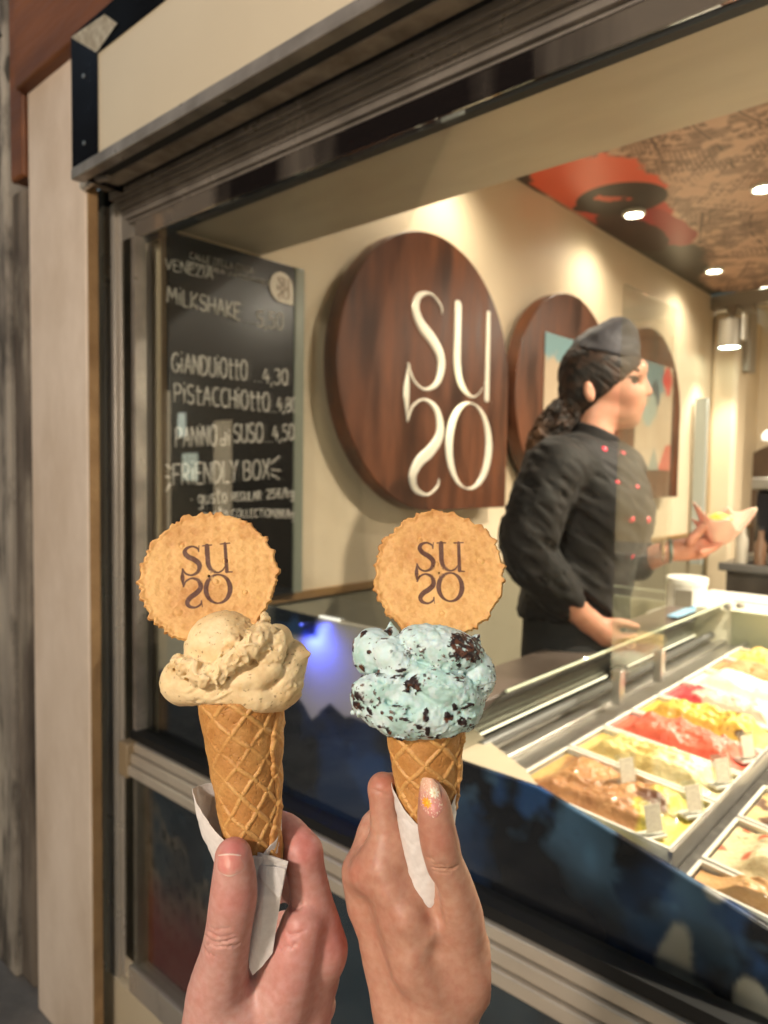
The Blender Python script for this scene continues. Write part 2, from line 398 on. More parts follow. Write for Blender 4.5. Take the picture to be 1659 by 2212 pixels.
# window: head track, jamb, rails, panes
w = thing('shop_window', 'aluminium framed shop window with a stepped head track', 'window', (0, .88, 0))
xr = 1.6
h = MB()
for y0, y1, z0, z1 in ((-.075, -.032, 2.150, 2.19),):
    h.box(-1.645, xr, y0, y1, z0, z1)
h.build('shutter_bar', M['alu_worn'], w, bevel=.004)
MB().tube([(-1.655, -.085, 2.15), (-1.60, -.085, 2.158), (-1.55, -.075, 2.15)], [.01, .014, .008]).build('bracket', M['alu'], w)
MB().box(-1.64, xr, -.09, .12, 2.195, 2.22).build('shadow_gap', M['black'], w)
MB().box(-1.65, xr, -.032, -.022, 2.158, 2.195).build('groove', M['black'], w)
h = MB()
for k, (y0, y1, z0) in enumerate([(-.022, -.012, 2.138), (-.012, -.006, 2.131), (-.006, .004, 2.117), (.004, .008, 2.110), (.008, .018, 2.098), (.018, .021, 2.092)]):
    h.box(-1.66 + .004 * k, xr, y0 + .0004, y1, z0, 2.194)
h.build('head_track', M['alu_dark'], w, bevel=.0012)
MB().box(-1.62, xr, .0215, .031, 2.052, 2.19).build('head_rail', mat('mirror_rail', (.42, .36, .30), (.035, .028, .028), 3.2, .12, metal=.7, contrast=(.42,.55), stretch=(1, 1, .1)), w, bevel=.003)
MB().box(-1.62, xr, .0312, .05, 2.046, 2.09).build('head_gasket', M['black'], w)
MB().box(-.705, -.66, .029, .0335, 2.046, 2.062).build('rail_clip', mat('clip_grey', (.36, .37, .35), None, rough=.5), w, bevel=.002)
j = MB()
for k, (x0, x1, y0) in enumerate([(-1.745, -1.722, -.005), (-1.722, -1.704, -.012), (-1.704, -1.690, .004), (-1.690, -1.668, -.004), (-1.668, -1.655, .006)]):
    j.box(x0, x1 - .0005, y0, .06, .20, 2.14)
j.build('jamb', M['alu'], w, bevel=.002)
MB().box(-1.655, -1.604, .008, .03, .262, 2.05).build('jamb_mirror', mat('mirror_strip', (.55, .50, .42), (.22, .2, .18), 1.4, .08, metal=1, stretch=(1, 1, 1.4)), w)
MB().box(-1.604, -1.588, .004, .034, .262, 2.05).build('jamb_seal', M['alu_dark'], w)
MB().box(-1.8, -1.745, .01, .04, .0, 2.2).build('jamb_shadow', M['black'], w)
for z in (.5, 1.02, 1.45, 1.9):
    MB().lathe([(0, -.002), (.0035, -.0015), (.0045, .001), (0, .001)], (-1.679, -.004, z), 12, 1).build('screw', M['steel'], w)
s = MB()
for y0, z0, z1 in ((-.012, .818, .840), (-.020, .792, .816), (-.028, .766, .790)):
    s.box(-1.607, xr, y0, .035, z0, z1)
s.build('sill_rail', mat('sill_alu', (.66, .58, .47), (.58, .50, .40), 8, .30, metal=.4), w, bevel=.003)
MB().box(-1.612, -1.572, -.031, -.0, .758, .842).build('rail_end_cap', mat('tan_plastic', (.30, .22, .13), None, rough=.4), w, bevel=.004)
MB().box(-1.607, xr, -.004, .034, .842, .862).build('rail_gasket', M['black'], w)
MB().box(-1.607, xr, -.01, .034, .20, .268).build('bottom_rail', M['alu'], w, bevel=.003)
MB().box(-1.607, xr, .020, .026, .862, 2.05).build('glass_pane', M['glass'], w)
MB().box(-1.607, xr, .0, .005, .268, .765).build('lower_pane', M['glass'], w)
tag(MB().box(-1.745, 2.2, .872, 1.0, 0, .20).build('plinth', M['beige_panel'], bevel=.004), 'low beige plinth under the shop window', 'plinth')

def soft(a, b, x): return sstep(a, b, x)
# painted counter front behind the glass
def panel_colors(X, Z):
    cream = mix((.55, .50, .41), (.48, .44, .36), noise2(X, Z, 6))
    n = noise2(X, Z, 9, 5, 2) - .5; n2 = noise2(X, Z, 30, 4, 5) - .5; wash = noise2(X, Z, 5, 5, 8)
    tx = np.array([-1.75, -1.62, -1.45, -1.25, -1.08, -1.03, -.98, -.94, -.90, -.84, -.76, -.68, -.62, 2])
    tz = np.array([.985, .992, 1.0, 1.03, 1.05, 1.018, 1.062, 1.04, 1.05, 1.035, 1.04, 1.05, 1.1, 1.1])
    top = np.interp(X, tx, tz) + n * .05 + n2 * .007
    m = soft(-.004, .006, top - Z)
    top2 = np.clip(soft(-1.22, -1.14, X) * soft(-1.0, -1.03, X), 0, 1)      # dark piece hanging from the top edge
    m = np.maximum(m, top2 * soft(1.165, 1.185, Z + n * .03))
    # pale gaps between brush strokes, lower right
    def blob(cx, cz, rx, rz, s=1.0):
        return np.sqrt(((X - cx) / rx) ** 2 + ((Z - cz) / rz) ** 2) - s + n * 1.5 + n2 * 1.0
    for c in ((-.272, .970, .016, .020), (-.315, .865, .022, .060), (-.295, .82, .030, .022), (-.225, .845, .018, .030), (-.20, .80, .03, .02)):
        m = m * (1 - .55 * soft(.25, -.25, blob(*c)))
    deep = np.array((.006, .007, .012)); navy = np.array((.008, .026, .075)); blue = np.array((.060, .125, .215))
    col = mix(mix(deep, navy * 1.3, soft(.42, .6, wash)), navy * 2.6, soft(.08, .22, n) * .8)
    edge = np.interp(X, [-1.7, -.70, -.529, -.2, 2], [1.03, 1.025, 1.025, .948, .4]) - Z
    patch = soft(.40, .56, noise2(X, Z, 13, 4, 12)) * soft(.13, .01, edge + n * .08) * soft(-.76, -.66, X)
    col = mix(col, np.broadcast_to(blue, col.shape), patch * .85)
    rim = soft(.03, .0, np.abs(X + .29 + (Z - .93) * .35)) * soft(.90, .97, Z + n * .05)
    col = mix(col, np.broadcast_to(blue * .9, col.shape), rim * .6)
    dab = soft(.02, .0, np.hypot(X + .44, (Z - .955) * .6) + n2 * .01) + soft(.012, .0, np.hypot(X + .32, Z - .93) + n2 * .01)
    col = mix(col, np.broadcast_to(blue * 1.3, col.shape), np.clip(dab, 0, 1) * .6)
    return mix(cream, col, m)
def lower_colors(X, Z):
    n = noise2(X, Z, 8, 5, 22) - .5; n2 = noise2(X, Z, 26, 4, 25) - .5
    base = mix((.006, .011, .024), (.014, .040, .072), soft(.35, .65, noise2(X, Z, 4, 4, 21)))
    # faint row of old houses, drawn in perspective
    d = (X + 1.62); roof = .71 - d * .55 + n2 * .03 + .02 * np.sin(X * 60)
    house = soft(-.006, .006, roof - Z)
    u = np.mod(d / .036 + .3 * np.floor((Z) / .05), 1.0); vv = np.mod((Z + d * .32) / .052, 1.0)
    win = soft(.28, .34, u) * soft(.78, .72, u) * soft(.22, .3, vv) * soft(.78, .7, vv)
    hc = mix(np.broadcast_to((.17, .135, .11), base.shape), np.broadcast_to((.012, .010, .010), base.shape), win * .9)
    hc = mix(hc, base, soft(.40, .62, noise2(X, Z, 7, 3, 30)) * .8)
    col = mix(base, hc, house * soft(.62, .5, d))
    red = soft(.52, .38, Z + n * .12) * soft(.75, .35, d)
    col = mix(col, np.broadcast_to((.20, .015, .012), base.shape), red * .9)
    cm = soft(-.82, -.80, X + n * .05) * soft(-.66, -.68, X + n * .05) * soft(.66, .64, Z + n * .04)
    return mix(col, np.broadcast_to((.36, .32, .22), base.shape), cm)
def painted(name, pts_top, x0, x1, zlo, y, fn, thick, parent=None, nx=420, nz=220, label=None, cat=None):
    xs = np.linspace(x0, x1, nx); zt = np.interp(xs, pts_top[0], pts_top[1])
    s_ = np.linspace(0, 1, nz); X = np.repeat(xs[:, None], nz, 1); Z = zlo + (zt[:, None] - zlo) * s_[None, :]
    V = np.stack([X, np.full_like(X, y), Z], -1).reshape(-1, 3); C = fn(X, Z).reshape(-1, 3)
    o = mesh_obj(name, V, grid_faces(nx, nz), M['paint'], parent, 30, C)
    sm = o.modifiers.new('solid', 'SOLIDIFY'); sm.thickness = thick; sm.offset = -1
    if label: tag(o, label, cat)
    return o
painted('counter_front', ([-1.6, -.752, -.748, -.529, -.2, 1.3], [1.216, 1.216, 1.026, 1.026, .948, .56]), -1.6, 1.3, .36, .95, panel_colors, .012,
        nx=640, label='counter front with navy watercolour brushwork behind the window glass', cat='counter panel')
painted('lower_front', ([-1.606, 1.4], [.765, .765]), -1.606, 1.4, .262, .915, lower_colors, .008, nx=500, nz=120,
        label='dark lower window print with faint old houses and a red wash', cat='window print')
tag(MB().box(-1.01, -.955, .947, .951, 1.218, 1.222).build('edge_strip', mat('strip_white', (.9, .9, .85), None, emit=(1, .95, .85), estr=.6)), 'thin bright light strip on the counter front top edge', 'light strip')
g = MB()
MB_b = [(-.86, 1.196)]
for x, z in MB_b: g.lathe([(0, 0), (.005, 0), (.005, .006), (0, .006)], (x, .94, z), 14, 1)
tag(g.build('panel_bolt', M['steel']), 'small round steel bolt near the counter front top edge', 'bolt')

t = thing('added_blue_light', 'small blue light added under the bright strip to imitate a reflected blue glow', 'light', (-1.03, .918, 1.205))
MB().lathe([(0, -.003), (.003, -.003), (.004, .003), (0, .003)], n=16, axis=1).build('lens', mat('blue_lens', (.1, .15, .8), None, emit=(.06, .10, 1), estr=.4), t)
lamp('blue_glow', 'SPOT', (0, -.004, -.014), 1.1, (.06, .10, 1.0), (.25, .5, -.55), .01, 140, 1.0, parent=t)  # added spot standing in for the mirrored blue glow

# ================================================================ shop interior shell
lw = thing('shop_wall', 'cream side wall with olive lower half carrying three round signs', 'wall', (-1.6, 0, 0))
MB().box(-.15, 0, .955, 6.2, 1.145, 2.7).build('upper_wall', M['cream'], lw)
MB().box(-.15, -.004, .955, 6.2, 0, 1.12).build('lower_wall', M['olive'], lw)
MB().box(-.15, .012, .955, 6.2, 1.12, 1.145).build('dado_rail', mat('dado_wood', (.33, .20, .085), (.26, .15, .06), 9, .4, stretch=(1, .2, 1)), lw, bevel=.002)
tag(MB().box(-1.75, 3.2, 6.2, 6.35, 0, 2.9).build('back_wall', M['cream']), 'cream rear wall behind the coffee bar', 'wall')
tag(MB().box(3.2, 3.35, .95, 6.35, 0, 2.9).build('far_wall', M['cream']), 'plain cream wall opposite the signs', 'wall')
tag(MB().box(-1.6, 3.2, .955, 1.27, 2.095, 2.88).build('window_soffit', M['soffit']), 'low olive soffit box just inside the shop window', 'soffit')

def mural_colors(X, Y):
    peach = mix((.66, .44, .32), (.56, .37, .27), noise2(X, Y, 2.5))
    n = noise2(X, Y, 6, 4, 3) - .5; n2 = noise2(X, Y, 22, 3, 4) - .5
    # pen drawing of crowded houses: distorted hatching
    nl = noise2(X, Y, 1.1, 2, 40) - .5; nm = noise2(X, Y, 2.3, 2, 41) - .5
    ln = np.zeros_like(X)
    for k, (ang, cu, cw) in enumerate(((.36, .150, .23), (.62, .095, .16), (.10, .21, .12))):      # three overlapping sketch layers
        U = X * math.cos(ang) + Y * math.sin(ang) + nl * .40 + n * .02; W = -X * math.sin(ang) + Y * math.cos(ang) + nm * .30 + n * .02
        rnd = np.mod(np.sin((np.floor(U / cu) * 7.13 + np.floor(W / cw) * 3.77 + k * 2.1) * 12.9898) * 43758.5453, 1); r2_ = np.mod(rnd * 17.3, 1)
        fu = np.mod(U, cu) / cu; fw = np.mod(W, cw) / cw; here = soft(.40, .50, noise2(X, Y, 2.0, 3, 50 + k))
        lay = np.maximum(soft(.455, .49, np.abs(fu - .5)) * (rnd > .2), soft(.46, .49, np.abs(fw - .5)))
        w_ = soft(.20, .27, np.abs(np.mod(fu * 3, 1) - .5)) < .5; w2 = np.abs(np.mod(fw * 2.5, 1) - .5) < .26
        lay = np.maximum(lay, (w_ & w2) * (r2_ > .55) * .75); lay = np.maximum(lay, soft(.28, .40, np.abs(np.mod(U / (.016 + .012 * r2_) + W * 4 * rnd, 1) - .5)) * (r2_ < .34) * .8)
        ln = np.maximum(ln, lay * here)
    dark = soft(.50, .64, noise2(X, Y, 8, 4, 14)) * .55; ln = np.clip(np.maximum(ln, dark) * soft(.28, .42, noise2(X, Y, 14, 3, 60)), 0, 1)
    sky_ = soft(.05, .25, (X + .55) * .8 - (Y - 2.2) * .35 + n * .3)           # bare peach corner
    col = mix(peach, np.broadcast_to((.055, .026, .022), peach.shape), ln * .95 * (1 - sky_))
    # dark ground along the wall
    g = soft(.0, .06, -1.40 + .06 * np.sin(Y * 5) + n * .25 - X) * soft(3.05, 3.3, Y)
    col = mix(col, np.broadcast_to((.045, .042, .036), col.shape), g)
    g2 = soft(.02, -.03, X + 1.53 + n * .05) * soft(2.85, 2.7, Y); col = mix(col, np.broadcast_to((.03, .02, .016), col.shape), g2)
    # red cloaked figure under a broad black hat
    r = np.sqrt(((X + 1.42) / .26) ** 2 + ((Y - 2.98) / .42) ** 2) + n * .9
    red = mix(np.broadcast_to((.80, .12, .055), col.shape), np.broadcast_to((.46, .04, .032), col.shape), soft(2.8, 3.3, Y))
    col = mix(col, red, soft(1.05, .95, r) * soft(-1.59, -1.575, X))
    r2 = np.sqrt(((X + 1.36) / .10) ** 2 + ((Y - 3.55) / .36) ** 2) + n * .9; col = mix(col, np.broadcast_to((.32, .025, .03), col.shape), soft(1.05, .9, r2))
    c = np.sqrt(((X + 1.50) / .11) ** 2 + ((Y - 3.5) / .34) ** 2) + n * .5; col = mix(col, np.broadcast_to((.028, .010, .010), col.shape), soft(1.05, .95, c))
    ca, sa = math.cos(.7), math.sin(.7); A = (X + 1.365) * ca + (Y - 3.045) * sa; B = -(X + 1.365) * sa + (Y - 3.045) * ca
    hat = np.sqrt((A / .19) ** 2 + (B / .19) ** 2); hol = np.sqrt(((A + .045) / .10) ** 2 + ((B + .01) / .055) ** 2) + n2 * 1.6
    hm = soft(1.03, .97, hat) * (1 - soft(.75, .6, hol) * .8); col = mix(col, np.broadcast_to((.014, .011, .010), col.shape), hm)
    crown_ = np.sqrt(((A + .12) / .065) ** 2 + ((B - .10) / .05) ** 2); col = mix(col, np.broadcast_to((.014, .011, .010), col.shape), soft(1.05, .95, crown_))
    return col
nx, ny = 640, 520
xs = np.linspace(-1.6, .9, nx); ys = np.linspace(1.27, 5.0, ny); X, Y = np.meshgrid(xs, ys, indexing='ij')
o = mesh_obj('mural_ceiling', np.stack([X, Y, np.full_like(X, 2.70)], -1).reshape(-1, 3), grid_faces(nx, ny)[:, ::-1], M['mural'], None, 30, mural_colors(X, Y).reshape(-1, 3))
tag(o, 'shop ceiling printed with a sepia townscape and a red cloaked figure', 'ceiling')
tag(MB().box(.9, 3.2, 1.27, 6.2, 2.70, 2.88).build('plain_ceiling', M['cream']), 'plain cream ceiling beside the printed part', 'ceiling')
tag(MB().box(-1.6, .9, 5.0, 6.2, 2.82, 2.9).build('rear_ceiling', M['cream']), 'raised cream ceiling over the coffee bar', 'ceiling')
MB().box(-1.6, .9, 1.27, 5.0, 2.705, 2.88).build('ceiling_slab', M['cream'])['kind'] = 'structure'
t = thing('cross_beam', 'grey steel cross beam where the mural ceiling ends', 'beam', (0, 5.05, 2.64))
MB().box(-1.6, 3.2, -.05, .05, -.03, .06).build('girder', M['greymetal'], t, bevel=.004)
MB().box(-1.50, -1.34, -.06, .06, -.075, -.03).build('bracket', M['greymetal'], t, bevel=.01)
t = thing('wall_column', 'cream column at the far end of the sign wall', 'column', (-1.60, 5.15, 0))
MB().box(0, .17, -.10, .12, .1, 2.60).build('shaft', M['cream'], t, bevel=.03)
MB().box(.168, .22, -.02, .12, 2.2, 2.6).build('pipe_casing', M['greymetal'], t, bevel=.01)
tag(MB().box(-1.58, -1.51, 4.72, 4.76, .95, 2.0).build('glass_strip', mat('pale_strip', (.42, .46, .43), None, rough=.2)), 'pale bluish upright strip beside the cream column', 'strip')

# ceiling spots (lit)
def ceiling_light(x, y, z, label, power, spread=150):
    t = thing('ceiling_light', label, 'ceiling light', (x, y, z), group='round ceiling spotlights')
    MB().lathe([(.05, 0), (.052, -.012), (.040, -.018), (.036, -.006), (.036, 0)], n=28).build('ring', M['white_plastic'], t)
    MB().lathe([(0, -.010), (.035, -.010), (.035, -.004), (0, -.004)], n=24).build('bulb', M['lamp_white'], t)
    lamp('spot_glow', 'SPOT', (0, 0, -.03), power, WARM, None, .03, spread, 1.0, parent=t)
    return t
SP = 10
ceiling_light(-1.38, 2.06, 2.70, 'ceiling spotlight above the lettered round sign, nearest the window soffit', SP * 1.2)
ceiling_light(-1.38, 3.22, 2.70, 'ceiling spotlight beside the black hat of the ceiling print', SP)
ceiling_light(-1.39, 4.38, 2.70, 'ceiling spotlight at the dark edge of the print near the cross beam', SP)
ceiling_light(-.856, 3.27, 2.70, 'ceiling spotlight amid the sepia house drawing, away from the wall', SP)
ceiling_light(-1.39, 5.45, 2.82, 'ceiling spotlight on the plain ceiling beyond the cross beam', SP)
for x, y in ((.2, 2.0), (.9, 3.3), (0, 4.4)):  # out-of-view fill lamps added to brighten the room
    ceiling_light(x, y, 2.70, 'unseen ceiling spotlight added further inside the shop as fill', 150, 172)
t = thing('pendant_spotlight', 'grey cylinder spotlight hanging under the cross beam', 'spotlight', (-1.415, 4.80, 2.31))
MB().lathe([(.052, .02), (.068, .0), (.068, .17), (.05, .18), (.0, .18)], n=32).build('housing', M['greymetal'], t)
MB().lathe([(0, .012), (.062, .012), (.062, .006), (0, .006)], n=28).build('lens', M['lamp_cool'], t)
MB().tube([(0, 0, .18), (0, .1, .27), (0, .2, .28)], .012).build('stem', M['greymetal'], t)
MB().box(.075, .09, -.03, .03, .04, .20).build('bracket', M['white_plastic'], t)
lamp('spot_glow', 'SPOT', (0, 0, -.01), 14, WARM2, None, .04, 90, .6, parent=t)
# ================================================================ the two cones and the hands
PRINT = 1659.0 / 3072
def RG(x0, y0, sc): return lambda X, Y: ((x0 + X / sc) * PRINT, (y0 + Y / sc) * PRINT)
R1 = RG(500, 1950, 1.659); R2 = RG(1300, 1950, 1.659); R3 = RG(600, 2700, 1.5844); R4 = RG(1300, 2800, 1.7069)
HOLD = 0.360                                     # metres from the lens to the cones
def cs(px, py, z=0.0):
    d = HOLD - z * .001
    return np.array([(px - CX) / FPX * d, (CY - py) / FPX * d, -d])
class Frame:
    """Camera-aligned working frame with its origin on a held object."""
    def __init__(s, reg, ax, ay, az=0):
        s.reg = reg; s.o = cs(*reg(ax, ay), az); s.k = {R1: 1.659, R2: 1.659, R3: 1.5844, R4: 1.7069}[reg]
        s.m = CM @ Matrix.Translation(Vector(s.o))
    def p(s, X, Y, z=0): return cs(*s.reg(X, Y), z) - s.o
    def r(s, px, z=0): return px / s.k * PRINT / FPX * (HOLD - z * .001)
    def pr(s, X, Y, z, r): return np.array([*s.p(X, Y, z), s.r(r, z)])

# ---- the logo: S and U over a turned-over S and an O, as pen strokes (x, y, width)
def _bez(pts, n=14):
    out = []
    for k in range(len(pts) - 1):
        p0 = np.array(pts[max(k - 1, 0)]); p1 = np.array(pts[k]); p2 = np.array(pts[k + 1]); p3 = np.array(pts[min(k + 2, len(pts) - 1)])
        for t in np.linspace(0, 1, n, endpoint=False):
            out.append(.5 * ((2 * p1) + (-p0 + p2) * t + (2 * p0 - 5 * p1 + 4 * p2 - p3) * t * t + (-p0 + 3 * p1 - 3 * p2 + p3) * t ** 3))
    out.append(np.array(pts[-1], float)); return np.array(out)
def logo_strokes(sy):
    S = _bez([(.36, .80, .02), (.345, .90, .035), (.24, .985, .035), (.125, .93, .062), (.09, .80, .085), (.15, .66, .095), (.26, .55, .10), (.345, .42, .095), (.36, .28, .085), (.31, .12, .06), (.19, .05, .035), (.08, .13, .035), (.03, .28, .03)])
    st = [S, np.array([(.362, .79, .012), (.372, .985, .012)]), np.array([(.03, .29, .012), (.018, .04, .07), (.018, -.01, .07)])]
    low = [np.stack([q[:, 0], -q[:, 1], q[:, 2]], 1) for q in st]
    U = [_bez([(.53, .955, .09), (.53, .60, .09), (.535, .36, .088), (.585, .16, .070), (.70, .05, .036), (.80, .10, .028), (.865, .22, .022)]),
         np.array([(.45, .97, .022), (.62, .97, .022)]), np.array([(.89, .97, .06), (.89, .05, .068)]), np.array([(.80, .97, .022), (.98, .97, .022)]), np.array([(.90, .03, .03), (.99, .02, .018)])]
    a = np.linspace(0, 2 * PI, 60); O = np.stack([.695 + .235 * np.cos(a), -.475 + .455 * np.sin(a), .030 + .062 * np.abs(np.cos(a + .12)) ** 1.5], 1)
    return [np.stack([q[:, 0], q[:, 1] * sy, q[:, 2]], 1) for q in st + low + U + [O]]
LOGO = logo_strokes(.64); LOGO_TALL = logo_strokes(.82)
def logo_dist(x, y, logo=None):
    """Signed distance (logo units, cell about 1 x 2) to the logo's strokes."""
    d = np.full(x.shape, 9.0, np.float32)
    for st in (logo or LOGO):
        for a, b in zip(st[:-1], st[1:]):
            ba = b[:2] - a[:2]; L2 = max(float(ba @ ba), 1e-9)
            t = np.clip(((x - a[0]) * ba[0] + (y - a[1]) * ba[1]) / L2, 0, 1)
            d = np.minimum(d, np.hypot(x - a[0] - t * ba[0], y - a[1] - t * ba[1]) - .5 * (a[2] + (b[2] - a[2]) * t))
    return d

M['waffle'] = mat('waffle', (1, 1, 1), (.86, .82, .76), 700, .55, attr='Col', bump=.25, bscale=900, bdist=.0004, sss=.12, sss_r=(1, .45, .15))
M['wafer'] = mat('wafer', (1, 1, 1), (.90, .86, .80), 500, .62, attr='Col', bump=.22, bscale=1100, bdist=.0003, sss=.10, sss_r=(1, .45, .15))
M['gelato'] = mat('gelato', (1, 1, 1), (.94, .91, .87), 300, .55, attr='Col', bump=.38, bscale=800, bdist=.0006, sss=.35, sss_r=(1, .75, .45), spec=.4)
M['skin'] = mat('skin', (1, 1, 1), (.90, .80, .76), 260, .46, attr='Col', bump=.14, bscale=1500, bdist=.00025, sss=.28, sss_r=(1, .32, .16), spec=.42)
M['nail'] = mat('nail', (1, 1, 1), None, rough=.22, attr='Col', sss=.2, coat=.4)
M['paper'] = mat('napkin_paper', (.74, .69, .65), (.68, .63, .59), 300, .85, bump=.35, bscale=1300, bdist=.0003, sss=.15, sss_r=(1, .9, .8))

def waffle_cone(fr, parent, top, bot, rt, rb, length, seam, seed, ang=0.0, light=(.66, .37, .125), dark=(.47, .21, .055), fade=-.6):
    """Rolled wafer cone: ridged lattice on the outside and one overlapping wavy seam."""
    ax = bot - top; L = np.linalg.norm(ax); ax = ax / L; e2 = np.array([0, 0, 1.]); e2 = _n(e2 - ax * (e2 @ ax)); e1 = np.cross(e2, ax) * 1.0
    if e1[0] < 0: e1 = -e1
    nu, nv = 420, 360
    th = np.linspace(-PI, PI, nu); tt = np.linspace(-.002, length, nv); TH, T = np.meshgrid(th, tt, indexing='ij')
    R = rt + (rb - rt) * T / L; R = np.maximum(R, .003)
    s_ = TH * (rt + rb) * .5; c, sn = math.cos(ang), math.sin(ang)
    P3 = np.stack([np.cos(TH) * R, np.sin(TH) * R, T], -1)
    wob = (fbm(P3, 90, 2, seed) - .5) * .0022
    a = s_ * .80 + T * .62 + wob; b = -s_ * .74 + T * .68 + wob
    step = .0102
    da = np.abs(np.mod(a + step * .3, step) - step / 2); db = np.abs(np.mod(b + step * .1, step) - step / 2)
    da = step / 2 - np.abs(da - 0); db = step / 2 - np.abs(db - 0)
    da = np.abs(np.mod(a + step * .3 + step / 2, step) - step / 2); db = np.abs(np.mod(b + step * .1 + step / 2, step) - step / 2)
    ridge = np.maximum(np.exp(-(da / .00062) ** 2), np.exp(-(db / .00062) ** 2))
    str_ = np.clip(.40 + 1.2 * sstep(.33, .56, fbm(P3, 70, 3, seed + 3)), 0, 1)
    str_ = str_ * (.35 + .65 * sstep(fade - .5, fade + .5, TH))
    h = ridge * .00085 * str_ + (fbm(P3, 260, 3, seed + 5) - .5) * .0006 + (fbm(P3, 60, 2, seed + 9) - .5) * .0016
    pit = sstep(.70, .76, fbm(P3, 1100, 2, seed + 21)); h -= pit * .00035
    sw = seam(T) + .012 * np.sin(T * 900 + seed) + (noise2(T, T * 0, 160, 3, seed) - .5) * .35        # seam angle as a function of height
    d = (TH - sw) * R
    over = sstep(-.0002, .0003, d) * sstep(2.4, 1.6, TH - sw)
    h += over * .0013 - np.exp(-((d + .0002) / .0004) ** 2) * .0005 + np.exp(-((d - .0009) / .0007) ** 2) * .0004
    R2_ = R + h
    rag = (noise2(TH * 2, TH * 0, 1.3, 3, seed + 2) - .5) * .006 * sstep(length * .8, length, T)
    pos = top + (T + rag)[..., None] * ax + (np.sin(TH) * R2_)[..., None] * e1 + (np.cos(TH) * R2_)[..., None] * e2
    tone = np.clip(.45 + .5 * (fbm(P3, 110, 4, seed + 13) - .5) * 2 + .5 * ridge * str_ - .30 * (1 - ridge) * str_ - .4 * pit + .15 * over, 0, 1)
    col = mix(dark, light, tone)
    V = pos.reshape(-1, 3); F = grid_faces(nu, nv)
    o = mesh_obj('waffle_cone', V, F, M['waffle'], parent, 60, col.reshape(-1, 3))
    sm = o.modifiers.new('solid', 'SOLIDIFY'); sm.thickness = .0016; sm.offset = 0
    return o, (top, ax, e1, e2, L)

def wafer(parent, c, R, tilt, turn, roll, seed, logo_scale, logo_off, logo_rot):
    """Round butter wafer with a frilled edge, dimpled face and the printed logo."""
    nr, na = 250, 420
    r = np.sqrt(np.linspace(0.0004, 1, nr)); a = np.linspace(0, 2 * PI, na); A, Rr = np.meshgrid(a, r, indexing='ij')
    nk = 27 + seed % 5
    ang = A + .09 * np.sin(3 * A + seed) + .05 * np.sin(7 * A + 2 * seed)
    frill = np.abs(np.sin(ang * nk / 2)) ** .55; rnd = noise2(np.cos(A) * 2, np.sin(A) * 2, 2.2, 3, seed) - .5
    lump = noise2(np.cos(A) * 5, np.sin(A) * 5, 3.0, 2, seed + 4)
    edge = 1 - .040 + .042 * frill * sstep(.25, .75, lump) * 1.5 + .075 * rnd
    rad = Rr * R * (1 + (edge - 1) * sstep(.75, 1, Rr)); x = rad * np.cos(A); y = rad * np.sin(A)
    pit = .0062
    u = x / pit; v = y / pit * 1.0
    dim = np.cos(PI * (u + v)) * np.cos(PI * (u - v)); dim = sstep(.1, .9, dim)
    P3 = np.stack([x, y, np.full_like(x, .2 * seed)], -1)
    z = .0017 - .00016 * dim + (fbm(P3, 120, 3, seed) - .5) * .0009 + (fbm(P3, 500, 3, seed + 1) - .5) * .00022
    z += .0005 * sstep(.90, .96, Rr) * (.4 + lump); z -= .0019 * sstep(.965, 1.0, Rr) ** 2
    for bx, by, br in ((-.45, -.48, .05), (.1, -.1, .035), (.25, .2, .03), (-.35, .5, .03), (.5, -.3, .03)):
        q = np.hypot(x / R - bx, y / R - by) / br; z += .00035 * np.exp(-q * q) - .0003 * np.exp(-((q - 1.2) / .4) ** 2)
    tone = np.clip(.62 + .1 + 1.5 * (fbm(P3, 50, 4, seed + 7) - .5) - .22 * dim + .35 * (fbm(P3, 700, 2, seed + 8) - .5), 0, 1)
    tone = tone * (1 - .75 * sstep(.86, 1, Rr) * sstep(.40, .65, lump))
    col = mix((.50, .22, .055), (.76, .45, .165), tone)
    cr, sr = math.cos(roll), math.sin(roll); xi, yi = x * cr - y * sr - logo_off[0], x * sr + y * cr - logo_off[1]   # upright axes
    cl, sl = math.cos(logo_rot), math.sin(logo_rot)
    lx = (xi * cl + yi * sl) / logo_scale + .5; ly = (-xi * sl + yi * cl) / logo_scale
    near = (np.abs(lx - .5) < .75) & (np.abs(ly) < 1.2); ld = np.full(x.shape, 9.0)
    ld[near] = logo_dist(lx[near], ly[near])
    ink = sstep(.016, -.010, ld) * (.95 + .35 * (fbm(P3, 1500, 2, seed + 15) - .3))
    col = mix(col, np.broadcast_to((.085, .026, .016), col.shape), np.clip(ink, 0, .97))
    zb = -.0016 + (fbm(P3, 120, 3, seed + 30) - .5) * .001; zb += .0019 * sstep(.965, 1.0, Rr) ** 2
    V = np.concatenate([np.stack([x, y, z], -1).reshape(-1, 3), np.stack([x, y, zb], -1).reshape(-1, 3)])
    F1 = grid_faces(na, nr); n1 = na * nr; F2 = F1[:, ::-1] + n1
    i = np.arange(na - 1) * nr + nr - 1; F3 = np.stack([i, i + nr, i + nr + n1, i + n1], 1)
    colb = np.concatenate([col.reshape(-1, 3), mix((.46, .20, .05), (.62, .34, .11), tone).reshape(-1, 3)])
    mt = Matrix.Rotation(turn, 3, 'Y') @ Matrix.Rotation(tilt, 3, 'X') @ Matrix.Rotation(roll, 3, 'Z')
    V = V @ np.array(mt).T + c
    return mesh_obj('wafer', V, np.concatenate([F1[:, ::-1], F2[:, ::-1], F3]), M['wafer'], parent, 70, colb)

